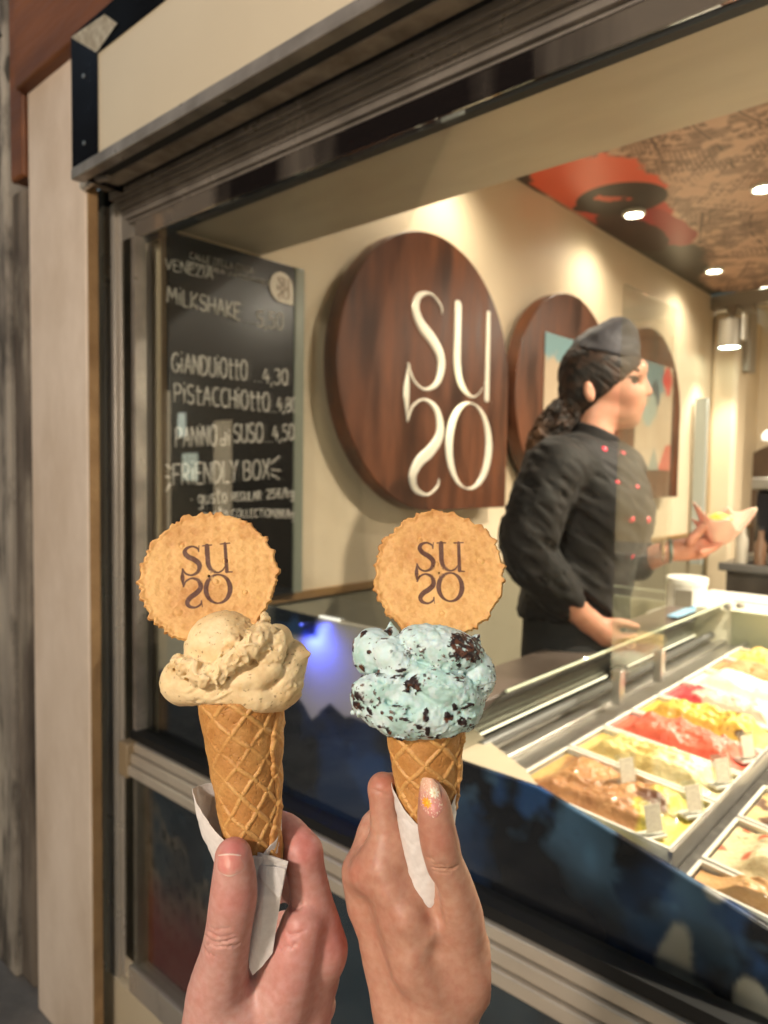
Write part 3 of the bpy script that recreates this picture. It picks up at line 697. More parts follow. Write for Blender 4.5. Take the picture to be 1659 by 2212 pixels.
# ---------------- cone with cream coloured gelato
A = Frame(R1, 760, 1401)
ra = thing('ice_cream_cone', 'waffle cone of cream coloured gelato with a wafer, held in the pale hand', 'ice cream cone', mtx=A.m)
B3 = Frame(R3, 567, 150); 
topA = A.p(760, 1401); botA = cs(*R3(651, 1120), 2) - A.o
coneA, axA = waffle_cone(A, ra, topA, botA, .0199, .0120, .098, lambda T: 1.30 - .9 * sstep(.045, .085, T) - .25 * np.sin(T * 60), 1.0)

s = SDF(A.p(190, 1500, -36), A.p(1270, 770, 40), .00062)
P, r = A.p, A.r
s.add(s.ellipsoid(P(760, 1230, -4), (r(320), r(200), r(290))))
s.add(s.ellipsoid(P(655, 1045, 0), (r(265), r(236), r(225)), rot2(8)), .0012)
s.add(s.capsule(P(397, 1290, 4), P(600, 1330, 12), r(160), r(110)), .0014)
s.add(s.chain([np.array([*P(x, y, z), r(q)]) for x, y, z, q in ((600, 1350, 14, 80), (730, 1365, 15, 84), (870, 1400, 14, 88), (1020, 1395, 8, 88))], .003), .002)
s.add(s.ellipsoid(P(1000, 1050, 2), (r(115), r(150), r(160)), rot2(-14)), .001)
s.add(s.capsule(P(1085, 1130, 0), P(1030, 1330, 6), r(132), r(136)), .0012)
s.add(s.capsule(P(1130, 1120, 4), P(1216, 1108, 4), r(60), r(14)), .004)
s.add(s.ellipsoid(P(820, 1270, 13), (r(230), r(110), r(110)), rot2(20)), .0012)
torn = s.chain([np.array([*P(x, y, z), r(q)]) for x, y, z, q in ((350, 1165, 9, 50), (450, 1205, 16, 66), (570, 1250, 20, 70), (680, 1180, 19.5, 64), (780, 1110, 19, 70), (860, 1030, 18, 72), (930, 950, 12, 66))], .004)
Pn_x = lambda s_, c: (s_.P[..., 0] - c[0])
tong = s.ellipsoid(P(945, 1110, 10), (r(120), r(190), r(140)), rot2(-22)); torn = smin(torn, tong + .0022 * (sstep(r(150), r(40), np.abs(Pn_x(s, P(945, 1110)))) ), .003)
Pn = s.P
rid = 1 - np.abs(2 * fbm(Pn + .0018 * (fbm(Pn, 300, 2, 3)[..., None] - .5), 215, 2, 5) - 1) * 1.6
torn = torn - .0034 * (rid - .55) * (.45 + .55 * sstep(P(1000, 0)[0], P(800, 0)[0], Pn[..., 0])) - .0009 * (fbm(Pn, 520, 2, 8) - .5)
s.add(torn, .0008)
for c in ((350, 1140, 9, 34), (720, 1020, 15, 50), (930, 870, 4, 40), (900, 930, 8, 45)):
    s.add(s.ellipsoid(P(*c[:3]), (r(c[3]),) * 3) - .002 * (fbm(Pn, 420, 2, 11) - .5), .001)
s.sub(s.capsule(P(430, 1105, 14), P(590, 1165, 19), r(22), r(20)), .003)
s.sub(s.capsule(P(1050, 1090, 10), P(985, 1260, 14), r(14), r(18)), .003)
s.sub(s.capsule(P(640, 1375, 16), P(860, 1300, 19), r(8), r(6)), .003)
drag = (Pn @ rot2(28)) * np.array([.3, 1.5, 1]); s.d += -.0008 * sstep(.45, .6, fbm(Pn, 50, 2, 24)) * (fbm(drag, 430, 2, 25) - .5) * 2
s.d += -.0014 * (fbm(Pn, 85, 3, 21) - .5) - .0004 * (fbm(Pn, 420, 2, 22) - .5)
sp = fbm(Pn, 900, 2, 31); s.d += .0006 * sstep(.75, .80, sp) * sstep(.45, .6, fbm(Pn, 60, 2, 33))
V, F = s.mesh(1); n3 = fbm(V, 70, 4, 41)
col = mix((.66, .475, .245), (.80, .62, .36), sstep(.35, .65, n3)); col = mix(col, np.broadcast_to((.22, .12, .05), col.shape), sstep(.78, .82, fbm(V, 800, 2, 44)) * .7)
mesh_obj('gelato_scoop', V, F, M['gelato'], ra, 180, col)
wafer(ra, A.p(560, 592, -5), .0352, math.radians(-20), math.radians(6), math.radians(6), 1 , .0254, (A.p(548, 592)[0] - A.p(560, 592)[0], 0.0004), math.radians(6))

# ---------------- cone with mint and chocolate gelato
B = Frame(R2, 661, 1626)
rb_ = thing('ice_cream_cone', 'waffle cone of mint gelato with dark chocolate flecks, held in the tanned hand', 'ice cream cone', mtx=B.m)
topB = B.p(661, 1600); botB = cs(*R4(700, 1200), 3) - B.o
coneB, axB = waffle_cone(B, rb_, topB, botB, .0183, .0085, .086, lambda T: 1.35 - .2 * np.sin(T * 70), 5.0, fade=-1.2)
s = SDF(B.p(130, 1720, -36), B.p(1215, 860, 42), .00062)
P, r = B.p, B.r
s.add(s.ellipsoid(P(650, 1350, -4), (r(330), r(230), r(300))))
s.add(s.ellipsoid(P(560, 1430, 6), (r(345), r(190), r(290))), .002)
s.add(s.ellipsoid(P(640, 1500, 14), (r(330), r(158), r(190))), .003)
s.add(s.ellipsoid(P(775, 1065, 8), (r(285), r(138), r(200)), rot2(-15)), .001)
s.add(s.ellipsoid(P(325, 1085, -2), (r(140), r(155), r(170))), .001)
s.add(s.ellipsoid(P(455, 1120, 10), (r(150), r(115), r(130)), rot2(-30)), .0012)
s.add(s.capsule(P(470, 1195, 16), P(640, 1215, 16), r(58), r(48)), .0014)
s.add(s.ellipsoid(P(1005, 1235, 4), (r(118), r(160), r(200)), rot2(8)), .001)
s.add(s.ellipsoid(P(925, 1420, 6), (r(120), r(190), r(230)), rot2(-14)), .0012)
s.add(s.ellipsoid(P(250, 1410, 8), (r(80), r(95), r(130)), rot2(20)), .002)
s.add(s.ellipsoid(P(400, 1330, 15), (r(215), r(105), r(110)), rot2(10)), .0020)
s.add(s.ellipsoid(P(800, 1330, 19), (r(230), r(110), r(125)), rot2(-22)), .0018)
s.add(s.capsule(P(445, 980, -6), P(433, 900, -6), r(60), r(10)), .003)
Pn = s.P
crm = sstep(.40, .60, fbm(Pn, 60, 2, 71))
s.sub(s.capsule(P(420, 1430, 22), P(560, 1475, 27), r(12), r(8)), .004)
s.sub(s.capsule(P(560, 1475, 28), P(650, 1480, 30), r(7), r(3)), .004)
s.sub(s.capsule(P(230, 1235, 8), P(640, 1235, 22), r(8), r(10)), .003)
s.d += -.0020 * crm * (fbm(Pn, 330, 3, 61) - .42) - .0012 * (fbm(Pn, 110, 2, 62) - .5)
s.d += -.0030 * sstep(-.006, .004, -np.abs(Pn[..., 1] - P(0, 1230)[1])) * (1 - np.abs(2 * fbm(Pn, 330, 3, 64) - 1) * 1.5 - .3)
def chipf(Q):
    big = sstep(.655, .68, fbm(Q, 230, 2, 81)) * sstep(.47, .56, fbm(Q, 50, 2, 82))
    small = sstep(.715, .745, fbm(Q, 520, 2, 83)) * sstep(.42, .55, fbm(Q, 60, 2, 92)); st = Q * np.array([.35, .9, 1.0]) @ rot2(-38)
    streak = sstep(.73, .755, fbm(st, 520, 2, 84)) * sstep(.40, .5, fbm(Q, 50, 2, 93))
    e = np.sqrt((((Q - P(935, 1065, 17)) / np.array([r(125), r(105), r(150)])) ** 2).sum(-1))
    patch = sstep(1.0, .9, e + 1.3 * (fbm(Q, 420, 3, 86) - .5)) * sstep(.33, .5, fbm(Q, 700, 2, 87) + .12)
    e2 = sstep(1.0, .8, np.sqrt((((Q - P(1120, 1240, 4)) / r(60)) ** 2).sum(-1)) + (fbm(Q, 500, 2, 88) - .5))
    e3 = sstep(1.0, .85, np.sqrt((((Q - P(585, 1310, 25)) / r(62)) ** 2).sum(-1)) + (fbm(Q, 500, 2, 89) - .5))
    e4 = sstep(1.0, .85, np.sqrt((((Q - P(265, 1375, 17)) / np.array([r(85), r(38), r(70)])) ** 2).sum(-1)) + (fbm(Q, 500, 2, 90) - .5))
    e5 = sstep(1.0, .85, np.sqrt((((Q - P(235, 1430, 15)) / r(48)) ** 2).sum(-1)) + (fbm(Q, 500, 2, 91) - .5))
    return np.clip(np.maximum.reduce([big, small * .9, streak, patch, e2, e3, e4, e5]), 0, 1)
drag = (Pn @ rot2(-24)) * np.array([.35, 1.5, 1]); s.d += -.0010 * sstep(.42, .62, fbm(Pn, 45, 2, 75)) * (fbm(Pn, 520, 3, 76) - .45) * 2 - .0007 * (fbm(drag, 420, 2, 77) - .5)
band = np.abs(s.d) < .003; ch = np.zeros_like(s.d); ch[band] = chipf(Pn[band])
s.d -= ch * .0007
for k in range(46):                                       # loose crumbs on the edges
    q = RNG.rand(); X_, Y_, Z_ = ((1110 + RNG.randn() * 22, 1200 + q * 90, 3 + RNG.randn() * 4), (225 + RNG.randn() * 30, 1470 + q * 40, 8 + RNG.randn() * 4), (1000 + RNG.randn() * 20, 985 + q * 40, 6 + RNG.randn() * 3))[k % 3]
    s.add(s.ellipsoid(P(X_, Y_, Z_), (r(9 + 10 * RNG.rand()),) * 3), .0006)
V, F = s.mesh(1); ch = chipf(V); n3 = fbm(V, 80, 4, 51)
col = mix((.42, .63, .60), (.58, .74, .74), sstep(.36, .62, n3)); col = mix(col, np.broadcast_to((.64, .75, .78), col.shape), sstep(.5, .62, fbm(V, 300, 3, 53)) * .6)
chc = mix((.018, .009, .010), (.11, .042, .022), sstep(.5, .62, fbm(V, 480, 2, 55))); col = mix(col, chc, ch)
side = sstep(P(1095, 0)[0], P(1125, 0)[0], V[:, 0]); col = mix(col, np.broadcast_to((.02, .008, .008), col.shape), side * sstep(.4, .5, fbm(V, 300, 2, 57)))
mesh_obj('gelato_scoop', V, F, M['gelato'], rb_, 180, col)
wafer(rb_, B.p(757, 572, -6), .0340, math.radians(-18), math.radians(-4), math.radians(150), 6, .0250, (0.0006, 0.0003), 0.02)
# ================================================================ hands
def top_z(s, xs, ys):
    """Height of the solid towards the lens (local z) at local x, y."""
    i = np.clip(np.round((xs - s.lo[0]) / s.h).astype(int), 0, s.d.shape[0] - 1); j = np.clip(np.round((ys - s.lo[1]) / s.h).astype(int), 0, s.d.shape[1] - 1)
    colm = s.d[i, j]; ins = colm < 0; k = ins.shape[-1] - 1 - np.argmax(ins[..., ::-1], -1)
    return np.where(ins.any(-1), s.lo[2] + k * s.h, np.nan)
def fit_quad(s, X, Y):
    Z = top_z(s, X, Y); ok = ~np.isnan(Z); mx, my = X.mean(), Y.mean(); sc = 100.0
    def feats(x, y): x = (x - mx) * sc; y = (y - my) * sc; return np.stack([np.ones_like(x), x, y, x * x, x * y, y * y], -1)
    w, *_ = np.linalg.lstsq(feats(X[ok], Y[ok]), Z[ok], rcond=None)
    return lambda x, y: feats(x, y) @ w
def skin_cols(V, N, base, red, pale, spots, seed):
    n = fbm(V, 60, 4, seed); c = mix(base, pale, sstep(.38, .70, n) * .35); c = mix(c, np.broadcast_to(red, c.shape), sstep(.40, .75, fbm(V, 200, 4, seed + 2)) * .22)
    for p, rr, amt in spots:
        c = mix(c, np.broadcast_to(red, c.shape), min(1, amt * 1.35) * np.exp(-(((V - p) / rr) ** 2).sum(-1)))
    return c
def groove(V, N, p, q, depth, w, wig=0.0, seed=0):
    """Skin crease along p-q (local xy), on faces towards the lens."""
    p = np.array(p)[:2]; q = np.array(q)[:2]; ba = q - p; L2 = ba @ ba
    d0 = V[:, :2] - p; t = (d0 @ ba) / L2; off = (d0[:, 0] * -ba[1] + d0[:, 1] * ba[0]) / math.sqrt(L2)
    off = off + wig * (fbm(np.stack([t * 3, t * 0, t * 0 + seed], -1), 2.0, 3, seed) - .5)
    m = np.exp(-(off / w) ** 2) * sstep(-.02, .12, t) * sstep(1.02, .88, t) * (N[:, 2] > .1)
    return -depth * 2.0 * m

# ---------------- pale hand (thumb in front of the cone, index finger behind it)
f = Frame(R3, 567, 150); P, r = f.p, f.r
hand_a = thing('hand', 'pale hand with a short bare thumbnail holding the cream gelato cone', 'hand', mtx=f.m)
def ch(fr, *pts): return [fr.pr(*p) for p in pts]
s = SDF(P(60, 2960, -66), P(1400, 780, 52), .00082)
palm = s.chain(ch(f, (1000, 1830, -16, 205), (880, 2150, -12, 270), (770, 2600, -4, 300), (700, 3300, 12, 300)), .02)
s.add(palm)
s.add(s.chain(ch(f, (560, 2150, 0, 260), (600, 2600, 2, 300)), .01), .02)
s.add(s.chain(ch(f, (1085, 1730, -8, 165), (1030, 1450, -7, 132), (968, 1150, -6, 118)), .006), .012)      # index, near part
s.add(s.chain(ch(f, (955, 1110, -6, 122), (850, 985, -16, 108), (700, 960, -30, 96), (600, 1020, -34, 82)), .004), .006)
s.add(s.chain(ch(f, (965, 1590, 2, 140), (905, 1800, 4, 165), (830, 2050, 2, 200)), .006), .004)           # fold of the palm
fold = s.d.copy()
th = s.chain(ch(f, (530, 1150, 26, 116), (534, 1290, 25, 138), (526, 1430, 24, 150), (500, 1610, 21, 146), (468, 1800, 15, 160), (425, 2010, 9, 190), (420, 2240, 4, 220)), .008)
s.add(th, .007)
for k, pts in enumerate((((1050, 1900, -24, 150), (1010, 1480, -30, 116), (900, 1330, -40, 104), (740, 1370, -44, 88)),
                         ((1030, 2090, -30, 145), (990, 1720, -40, 112), (880, 1600, -48, 100), (740, 1650, -50, 84)),
                         ((1000, 2250, -34, 130), (930, 1950, -46, 98), (820, 1860, -52, 86), (720, 1910, -54, 74)))):
    s.add(s.chain(ch(f, *pts), .004), .004)
s.sub(s.capsule(P(668, 1930, 22), P(700, 2010, 18), r(14), r(10)), .012)
s.d += -.0008 * (fbm(s.P, 55, 2, 101) - .5)
V, F = s.mesh(2); N = vnormals(V, F)
g = 0
for k, (a, b, dp, w) in enumerate((((415, 1462), (640, 1440), .00055, .0005), ((430, 1500), (560, 1475), .00045, .00045), ((440, 1420), (630, 1400), .00035, .0005), ((400, 1545), (500, 1555), .0003, .0005),
                       ((470, 1385), (600, 1350), .00025, .0006), ((540, 1490), (650, 1470), .0004, .00045), ((415, 1240), (465, 1275), .0003, .0005), ((880, 1450), (985, 1430), .0007, .0007), ((880, 1560), (1010, 1530), .0004, .0007), ((830, 1650), (960, 1600), .00035, .0008))):
    g = g + groove(V, N, P(*a), P(*b), dp, w, .0030, k)
V = V + N * np.asarray(g)[:, None]
cz = [(P(530, 1100, 34), np.array([r(120), r(90), .012]), .75), (P(530, 1440, 34), np.array([r(130), r(90), .012]), .35), (P(1000, 1080, 0), np.array([r(150), r(140), .02]), .55), (P(1180, 1680, 0), np.array([r(150), r(160), .02]), .45), (P(880, 1700, 10), np.array([r(120), r(300), .02]), .35)]
col = skin_cols(V, N, (.54, .305, .262), (.52, .17, .15), (.62, .38, .335), cz, 3)
mesh_obj('skin', V, F, M['skin'], hand_a, 180, col)
# thumbnail
u = np.linspace(-1, 1, 60); v = np.linspace(0, 1, 60); U_, W_ = np.meshgrid(u, v, indexing='ij')
gx, gy = np.meshgrid(np.linspace(440, 620, 24), np.linspace(1085, 1225, 24)); gp = np.array([P(a, b, 26)[:2] for a, b in zip(gx.ravel(), gy.ravel())])
fq = fit_quad(s, gp[:, 0], gp[:, 1])
half = 92 * (1 - .10 * W_); Xn = 530 + U_ * half - 6 * W_; Yn = 1222 - W_ * 138 + (U_ ** 2) * np.where(W_ < .5, -34 * (1 - W_ * 2), 26 * (W_ * 2 - 1)) - 0
xy = np.array([P(a, b, 26)[:2] for a, b in zip(Xn.ravel(), Yn.ravel())]); z = fq(xy[:, 0], xy[:, 1]).reshape(U_.shape)
z = z + .00075 * (1 - U_ ** 6) * (1 - (1 - W_) ** 8) + .0001
Vn = np.stack([xy[:, 0], xy[:, 1], z.ravel()], 1)
nc = mix((.60, .22, .185), (.68, .36, .30), sstep(.5, .0, W_) * .4 + sstep(.25, .6, noise2(U_, W_, 2, 3, 9)) * .4); nc = mix(nc, np.broadcast_to((.74, .58, .50), nc.shape), sstep(.12, .02, W_ - .05 + .1 * U_ ** 2) * .7)
nc = mix(nc, np.broadcast_to((.72, .58, .48), nc.shape), sstep(.92, .96, W_) * .8)
mesh_obj('thumbnail', Vn, grid_faces(60, 60), M['nail'], hand_a, 180, nc.reshape(-1, 3))

# ---------------- tanned hand with a decorated nail
f2 = Frame(R4, 680, 222); P2, r2 = f2.p, f2.r
hand_b = thing('hand', 'tanned hand with a long glittery flower nail holding the mint gelato cone', 'hand', mtx=f2.m)
s = SDF(P2(40, 2960, -66), P2(1240, 430, 52), .00082)
s.add(s.chain(ch(f2, (360, 1260, -14, 190), (480, 1620, -14, 245), (600, 2000, -12, 280), (640, 2400, -8, 290), (600, 3300, 10, 320)), .02))
s.add(s.chain(ch(f2, (560, 1350, -4, 190), (690, 1700, -4, 270), (740, 2050, -6, 270)), .02), .02)
s.add(s.chain(ch(f2, (230, 1150, -17, 98), (300, 1350, -18, 130)), .01), .012)                                  # middle knuckle
s.add(s.chain(ch(f2, (395, 1150, -3, 130), (430, 960, -2, 126), (402, 780, -3, 100), (395, 605, -5, 92)), .006), .008)   # index, near part
s.add(s.chain(ch(f2, (398, 600, -6, 94), (480, 590, -22, 84), (600, 680, -28, 76), (680, 760, -28, 66)), .004), .004)
s.add(s.ellipsoid(P2(325, 1120, -1), (r2(75), r2(95), r2(70))), .012)
s.add(s.chain(ch(f2, (520, 1150, -6, 120), (610, 1300, -2, 130)), .006), .02)
th = s.chain(ch(f2, (722, 615, 23, 78), (745, 700, 24, 108), (757, 830, 24, 124), (785, 980, 23, 130), (815, 1110, 20, 128), (868, 1250, 16, 140), (900, 1400, 12, 156), (935, 1600, 6, 168), (930, 1850, -2, 190), (850, 2100, -8, 180)), .008)
th = smin(th, s.ellipsoid(P2(985, 1850, -4), (r2(140), r2(200), r2(180))), .015)
s.add(th, .0065)
for k, pts in enumerate((((250, 1170, -22, 105), (330, 850, -34, 86), (470, 800, -44, 78), (620, 900, -46, 68)),
                         ((270, 1320, -32, 110), (340, 1080, -46, 86), (480, 1030, -52, 76), (620, 1110, -52, 66)),
                         ((320, 1480, -38, 105), (400, 1290, -52, 76), (520, 1250, -57, 68), (640, 1310, -56, 58)))):
    s.add(s.chain(ch(f2, *pts), .004), .006)
s.sub(s.capsule(P2(728, 1250, 18), P2(768, 1500, 17), r2(14), r2(5)), .008)
for a_, b_, ra_, rb_ in (((395, 1180, 8), (560, 1850, 12), 46, 30), ((262, 1230, -4), (470, 1860, 8), 40, 26)):
    s.add(s.capsule(P2(*a_), P2(*b_), r2(ra_), r2(rb_)), .016)
for a_, b_ in (((470, 1330, 12), (560, 1480, 15)), ((560, 1480, 15), (600, 1760, 15)), ((600, 1760, 15), (700, 1980, 12)), ((560, 1480, 15), (690, 1600, 15))):
    s.add(s.capsule(P2(*a_), P2(*b_), r2(22), r2(22)), .010)
s.d += -.0009 * (fbm(s.P, 55, 2, 111) - .5)
for y0, x0, x1 in ((1900, 330, 470),):
    s.sub(s.capsule(P2(240, 1450, 2), P2(420, 2100, 12), r2(20), r2(26)), .02)
V, F = s.mesh(2); N = vnormals(V, F); g = 0
for k, (a, b, dp, w) in enumerate((((690, 955), (880, 950), .0005, .0005), ((700, 985), (830, 975), .00025, .0005), ((690, 930), (800, 915), .0002, .0005), ((660, 870), (720, 900), .0002, .0006),
                       ((310, 600), (450, 640), .0003, .0007))):
    g = g + groove(V, N, P2(*a), P2(*b), dp, w, .0025, k + 20)
V = V + N * np.asarray(g)[:, None]
cz = [(P2(740, 620, 30), np.array([r2(120), r2(110), .012]), .6), (P2(790, 970, 34), np.array([r2(130), r2(90), .012]), .3), (P2(390, 560, 0), np.array([r2(120), r2(120), .02]), .35), (P2(200, 1150, 0), np.array([r2(110), r2(150), .02]), .3)]
col = skin_cols(V, N, (.46, .25, .175), (.44, .155, .115), (.57, .345, .245), cz, 7)
mesh_obj('skin', V, F, M['skin'], hand_b, 180, col)
# decorated thumbnail: long, clear pink with glitter, a white and an orange flower
gx, gy = np.meshgrid(np.linspace(660, 790, 24), np.linspace(600, 740, 24)); gp = np.array([P2(a, b, 24)[:2] for a, b in zip(gx.ravel(), gy.ravel())])
fq = fit_quad(s, gp[:, 0], gp[:, 1])
u = np.linspace(-1, 1, 130); v = np.linspace(0, 1, 200); U_, W_ = np.meshgrid(u, v, indexing='ij')
half = np.interp(W_, [0, .25, .6, .9, 1], [72, 76, 68, 56, 46]); Xn = 728 - 14 * W_ + U_ * half - 10 * W_ * W_
Yn = 765 - W_ * 255 + np.where(W_ < .3, -(U_ ** 2) * 60 * (1 - W_ / .3), 0) + sstep(.8, 1, W_) * (U_ ** 4) * 30
xy = np.array([P2(a, b, 24)[:2] for a, b in zip(Xn.ravel(), Yn.ravel())]); z = fq(xy[:, 0], np.maximum(xy[:, 1], 0) * 0 + xy[:, 1]).reshape(U_.shape)
zb = P2(700, 640, 24)[1]; z = np.where(xy[:, 1].reshape(U_.shape) > zb, z + 0, z); z = z + .0011 * (1 - .8 * U_ ** 4) * (1 - (1 - W_) ** 6) + .0002
zz = z[:, 100:101]; lenl = np.clip((W_ - .5) / .5, 0, 1); z = np.where(W_ > .5, np.maximum(z, zz - .0026 * lenl ** 1.5), z)
Vn = np.stack([xy[:, 0], xy[:, 1], z.ravel()], 1)
nc = mix((.60, .26, .22), (.70, .42, .30), sstep(.3, .9, W_)); gl = fbm(np.stack([U_ * .006, W_ * .012, W_ * 0], -1), 1900, 2, 77)
nc = mix(nc, np.broadcast_to((.85, .72, .55), nc.shape), sstep(.64, .72, gl) * .8); nc = mix(nc, np.broadcast_to((.30, .22, .62), nc.shape), sstep(.10, .02, np.hypot((U_ + .55), (W_ - .62) * 1.7)) * sstep(.5, .6, gl) * .8)
def flower(nc, cu, cv, R_, n, colr, cc):
    x = (U_ - cu) * .0052; y = (W_ - cv) * .0185; rr = np.hypot(x, y) / R_; an = np.arctan2(y, x); pet = np.abs(np.cos(an * n / 2)) ** .6
    nc = mix(nc, np.broadcast_to(colr, nc.shape), sstep(.08, -.04, rr - (.35 + .65 * pet)) * .95); return mix(nc, np.broadcast_to(cc, nc.shape), sstep(.26, .20, rr))
nc = flower(nc, .40, .66, .0026, 8, (.80, .74, .58), (.70, .55, .30)); nc = flower(nc, -.42, .40, .0024, 9, (.80, .36, .02), (.85, .50, .05)); nc = flower(nc, .30, .30, .0024, 8, (.62, .26, .24), (.6, .3, .2))
mesh_obj('thumbnail', Vn, grid_faces(130, 200), M['nail'], hand_b, 180, nc.reshape(-1, 3))

# ================================================================ paper napkins
def sleeve(parent, fr, cone, top_fn, t_end, off_fn, seed, name='cone_wrap', th0=-PI, th1=PI, rt=.02, rb=.012):
    top, ax, e1, e2, L = cone; nu, nv = 260, 200
    TH, Q = np.meshgrid(np.linspace(th0, th1, nu), np.linspace(0, 1, nv), indexing='ij'); t0 = top_fn(TH); T = t0 + (t_end - t0) * Q
    R = np.maximum(rt + (rb - rt) * T / L, .0025) + off_fn(TH, T) + .0012
    cr = fbm(np.stack([np.cos(TH) * R, np.sin(TH) * R, T], -1), 110, 3, seed) - .5; R = R + np.abs(cr) * .0022
    pos = top + T[..., None] * ax + (np.sin(TH) * R)[..., None] * e1 + (np.cos(TH) * R)[..., None] * e2
    o = mesh_obj(name, pos.reshape(-1, 3), grid_faces(nu, nv), M['paper'], parent, 60); sm = o.modifiers.new('solid', 'SOLIDIFY'); sm.thickness = .0003; return o
def sheet(name, fr, outline, zf, parent, seed, layers=1, thick=.0005, n=110):
    """Flat folded paper: outline (region px), filled as a grid and shaped by zf(X,Y) in mm."""
    o = np.array(outline, float); ys = np.linspace(o[:, 1].min() + .01, o[:, 1].max() - .01, n); rows = []
    for yv in ys:
        xs = []
        for a, b in zip(o, np.roll(o, -1, 0)):
            if (a[1] <= yv) != (b[1] <= yv): xs.append(a[0] + (yv - a[1]) / (b[1] - a[1]) * (b[0] - a[0]))
        rows.append((min(xs), max(xs), yv))
    V = []; m = 50
    for x0, x1, yv in rows:
        for k in range(m):
            X = x0 + (x1 - x0) * k / (m - 1); V.append(fr.p(X, yv, zf(X, yv)))
    V = np.array(V); V[:, 2] += (fbm(V, 160, 3, seed) - .5) * .0012
    ob = mesh_obj(name, V, grid_faces(n, m)[:, ::-1], M['paper'], parent, 60); sm = ob.modifiers.new('solid', 'SOLIDIFY'); sm.thickness = thick; sm.offset = 0; return ob
na = thing('paper_napkin', 'white paper napkin folded round the cream gelato cone, with a hanging strip', 'napkin', mtx=f.m)
dA = A.o - f.o; ca = (axA[0] + dA, *axA[1:])
def topA_(TH):
    base = np.interp(TH, [-PI, -2.2, -1.5, -.9, -.5, 0, .45, .8, 1.3, 2.2, PI], [.056, .046, .042, .060, .066, .0715, .0735, .070, .066, .060, .056]); return base + (noise2(TH, TH * 0, 2.2, 3, 4) - .5) * .004
sleeve(na, f, ca, topA_, .100, lambda TH, T: np.exp(-((TH + 1.75) / .75) ** 2) * .0105 * sstep(.105, .055, T) + .0006, 3, rt=.0199, rb=.0120)
sheet('folded_strip', f, [(632, 1102), (700, 1125), (790, 1150), (876, 1182), (868, 1215), (828, 1420), (800, 1600), (778, 1760), (715, 1840), (652, 1902), (628, 1850), (624, 1760), (640, 1620), (672, 1450), (676, 1300), (655, 1180)],
      lambda X, Y: np.interp(Y, [1100, 1400, 1900], [14, 17, 13]) - abs(X - np.interp(Y, [1100, 1900], [740, 690])) * .022, na, 12)
sheet('folded_edge', f, [(640, 1108), (876, 1182), (866, 1208), (838, 1206), (700, 1152), (660, 1140)], lambda X, Y: 15.2 - abs(X - 740) * .02, na, 14, n=24)
sheet('back_fold', f, [(676, 1200), (860, 1225), (842, 1330), (822, 1420), (700, 1290)], lambda X, Y: np.interp(Y, [1100, 1400, 1900], [14, 17, 13]) + .9 - abs(X - 740) * .022, na, 17, n=40)
nb = thing('paper_napkin', 'white paper napkin wrapped round the mint gelato cone behind the thumb', 'napkin', mtx=f2.m)
dB = B.o - f2.o; cb = (axB[0] + dB, *axB[1:])
sleeve(nb, f2, cb, lambda TH: np.interp(TH, [-PI, -1.5, -.9, -.25, .2, .9, 1.5, PI], [.026, .026, .033, .0425, .0425, .032, .024, .026]) + .001, .105, lambda TH, T: .0005 + 0 * T, 9, rt=.0183, rb=.0085)
# ================================================================ round signs on the wall
def emis_attr(name, strength):
    m = bpy.data.materials.new(name); m.use_nodes = True; nt = m.node_tree; p = nt.nodes['Principled BSDF']
    a = nt.nodes.new('ShaderNodeAttribute'); a.attribute_name = 'Col'
    p.inputs['Base Color'].default_value = (.8, .75, .62, 1); p.inputs['Roughness'].default_value = .3; p.inputs['Metallic'].default_value = .35
    nt.links.new(a.outputs['Color'], p.inputs['Emission Color']); p.inputs['Emission Strength'].default_value = strength; return m
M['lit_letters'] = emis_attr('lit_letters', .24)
def drop_outline(cy_, cz_, R, n=72):
    """Circle with one square corner at its lower, shop-side edge."""
    pts = []
    for k in range(n + 1):
        a = 0 + 1.5 * PI * k / n; pts.append((cy_ + R * math.cos(a), cz_ + R * math.sin(a)))
    pts.append((cy_ + R, cz_ - R)); return pts
def sign(cy_, cz_, R, label):
    t = thing('round_sign', label, 'sign', (-1.6, cy_, cz_), group='round brown wall signs')
    MB().prism(drop_outline(0, 0, R), 0, .035, .095).build('panel', M['darkbrown'], t, smooth=30, bevel=.003)
    MB().lathe([(0, -.001), (R * .55, -.001), (R * .55, .034), (0, .034)], (0, 0, 0), 24, 0).build('wall_spacer', M['black'], t)
    return t
s1 = sign(1.935, 1.836, .462, 'big round brown sign with lit cream letters, one square corner')
g = .006; ly = np.arange(-.62, .62, .0042); lz = np.arange(-.75, .75, .0042); lx = np.arange(-.012, .0121, .006)
# letters: cut from the logo outline, lit from behind
Yg, Zg = np.meshgrid(np.arange(-.05, 1.06, .0085), np.arange(-.70, .70, .0085), indexing='ij'); d2 = logo_dist(Yg, Zg) + .010
vals = np.maximum(d2[None].repeat(7, 0), (np.abs(np.arange(7) - 3) - 1.6)[:, None, None] * .0085)
V, F = surface_nets(vals, (0, -.05, -.70), .0085); V = relax(V, F, 1)
LS = .530; V = np.stack([(V[:, 0] - .0255) * .4 + .096, (V[:, 1] - .5) * LS + .105, V[:, 2] * LS - .073], 1)
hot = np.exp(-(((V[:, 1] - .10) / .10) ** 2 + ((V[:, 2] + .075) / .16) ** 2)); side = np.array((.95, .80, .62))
mesh_obj('lit_letters', V, F, M['lit_letters'], s1, 40, side[None] * (.40 + .6 * hot[:, None]) + np.array((2.2, 1.9, .9))[None] * hot[:, None] ** 2.2)
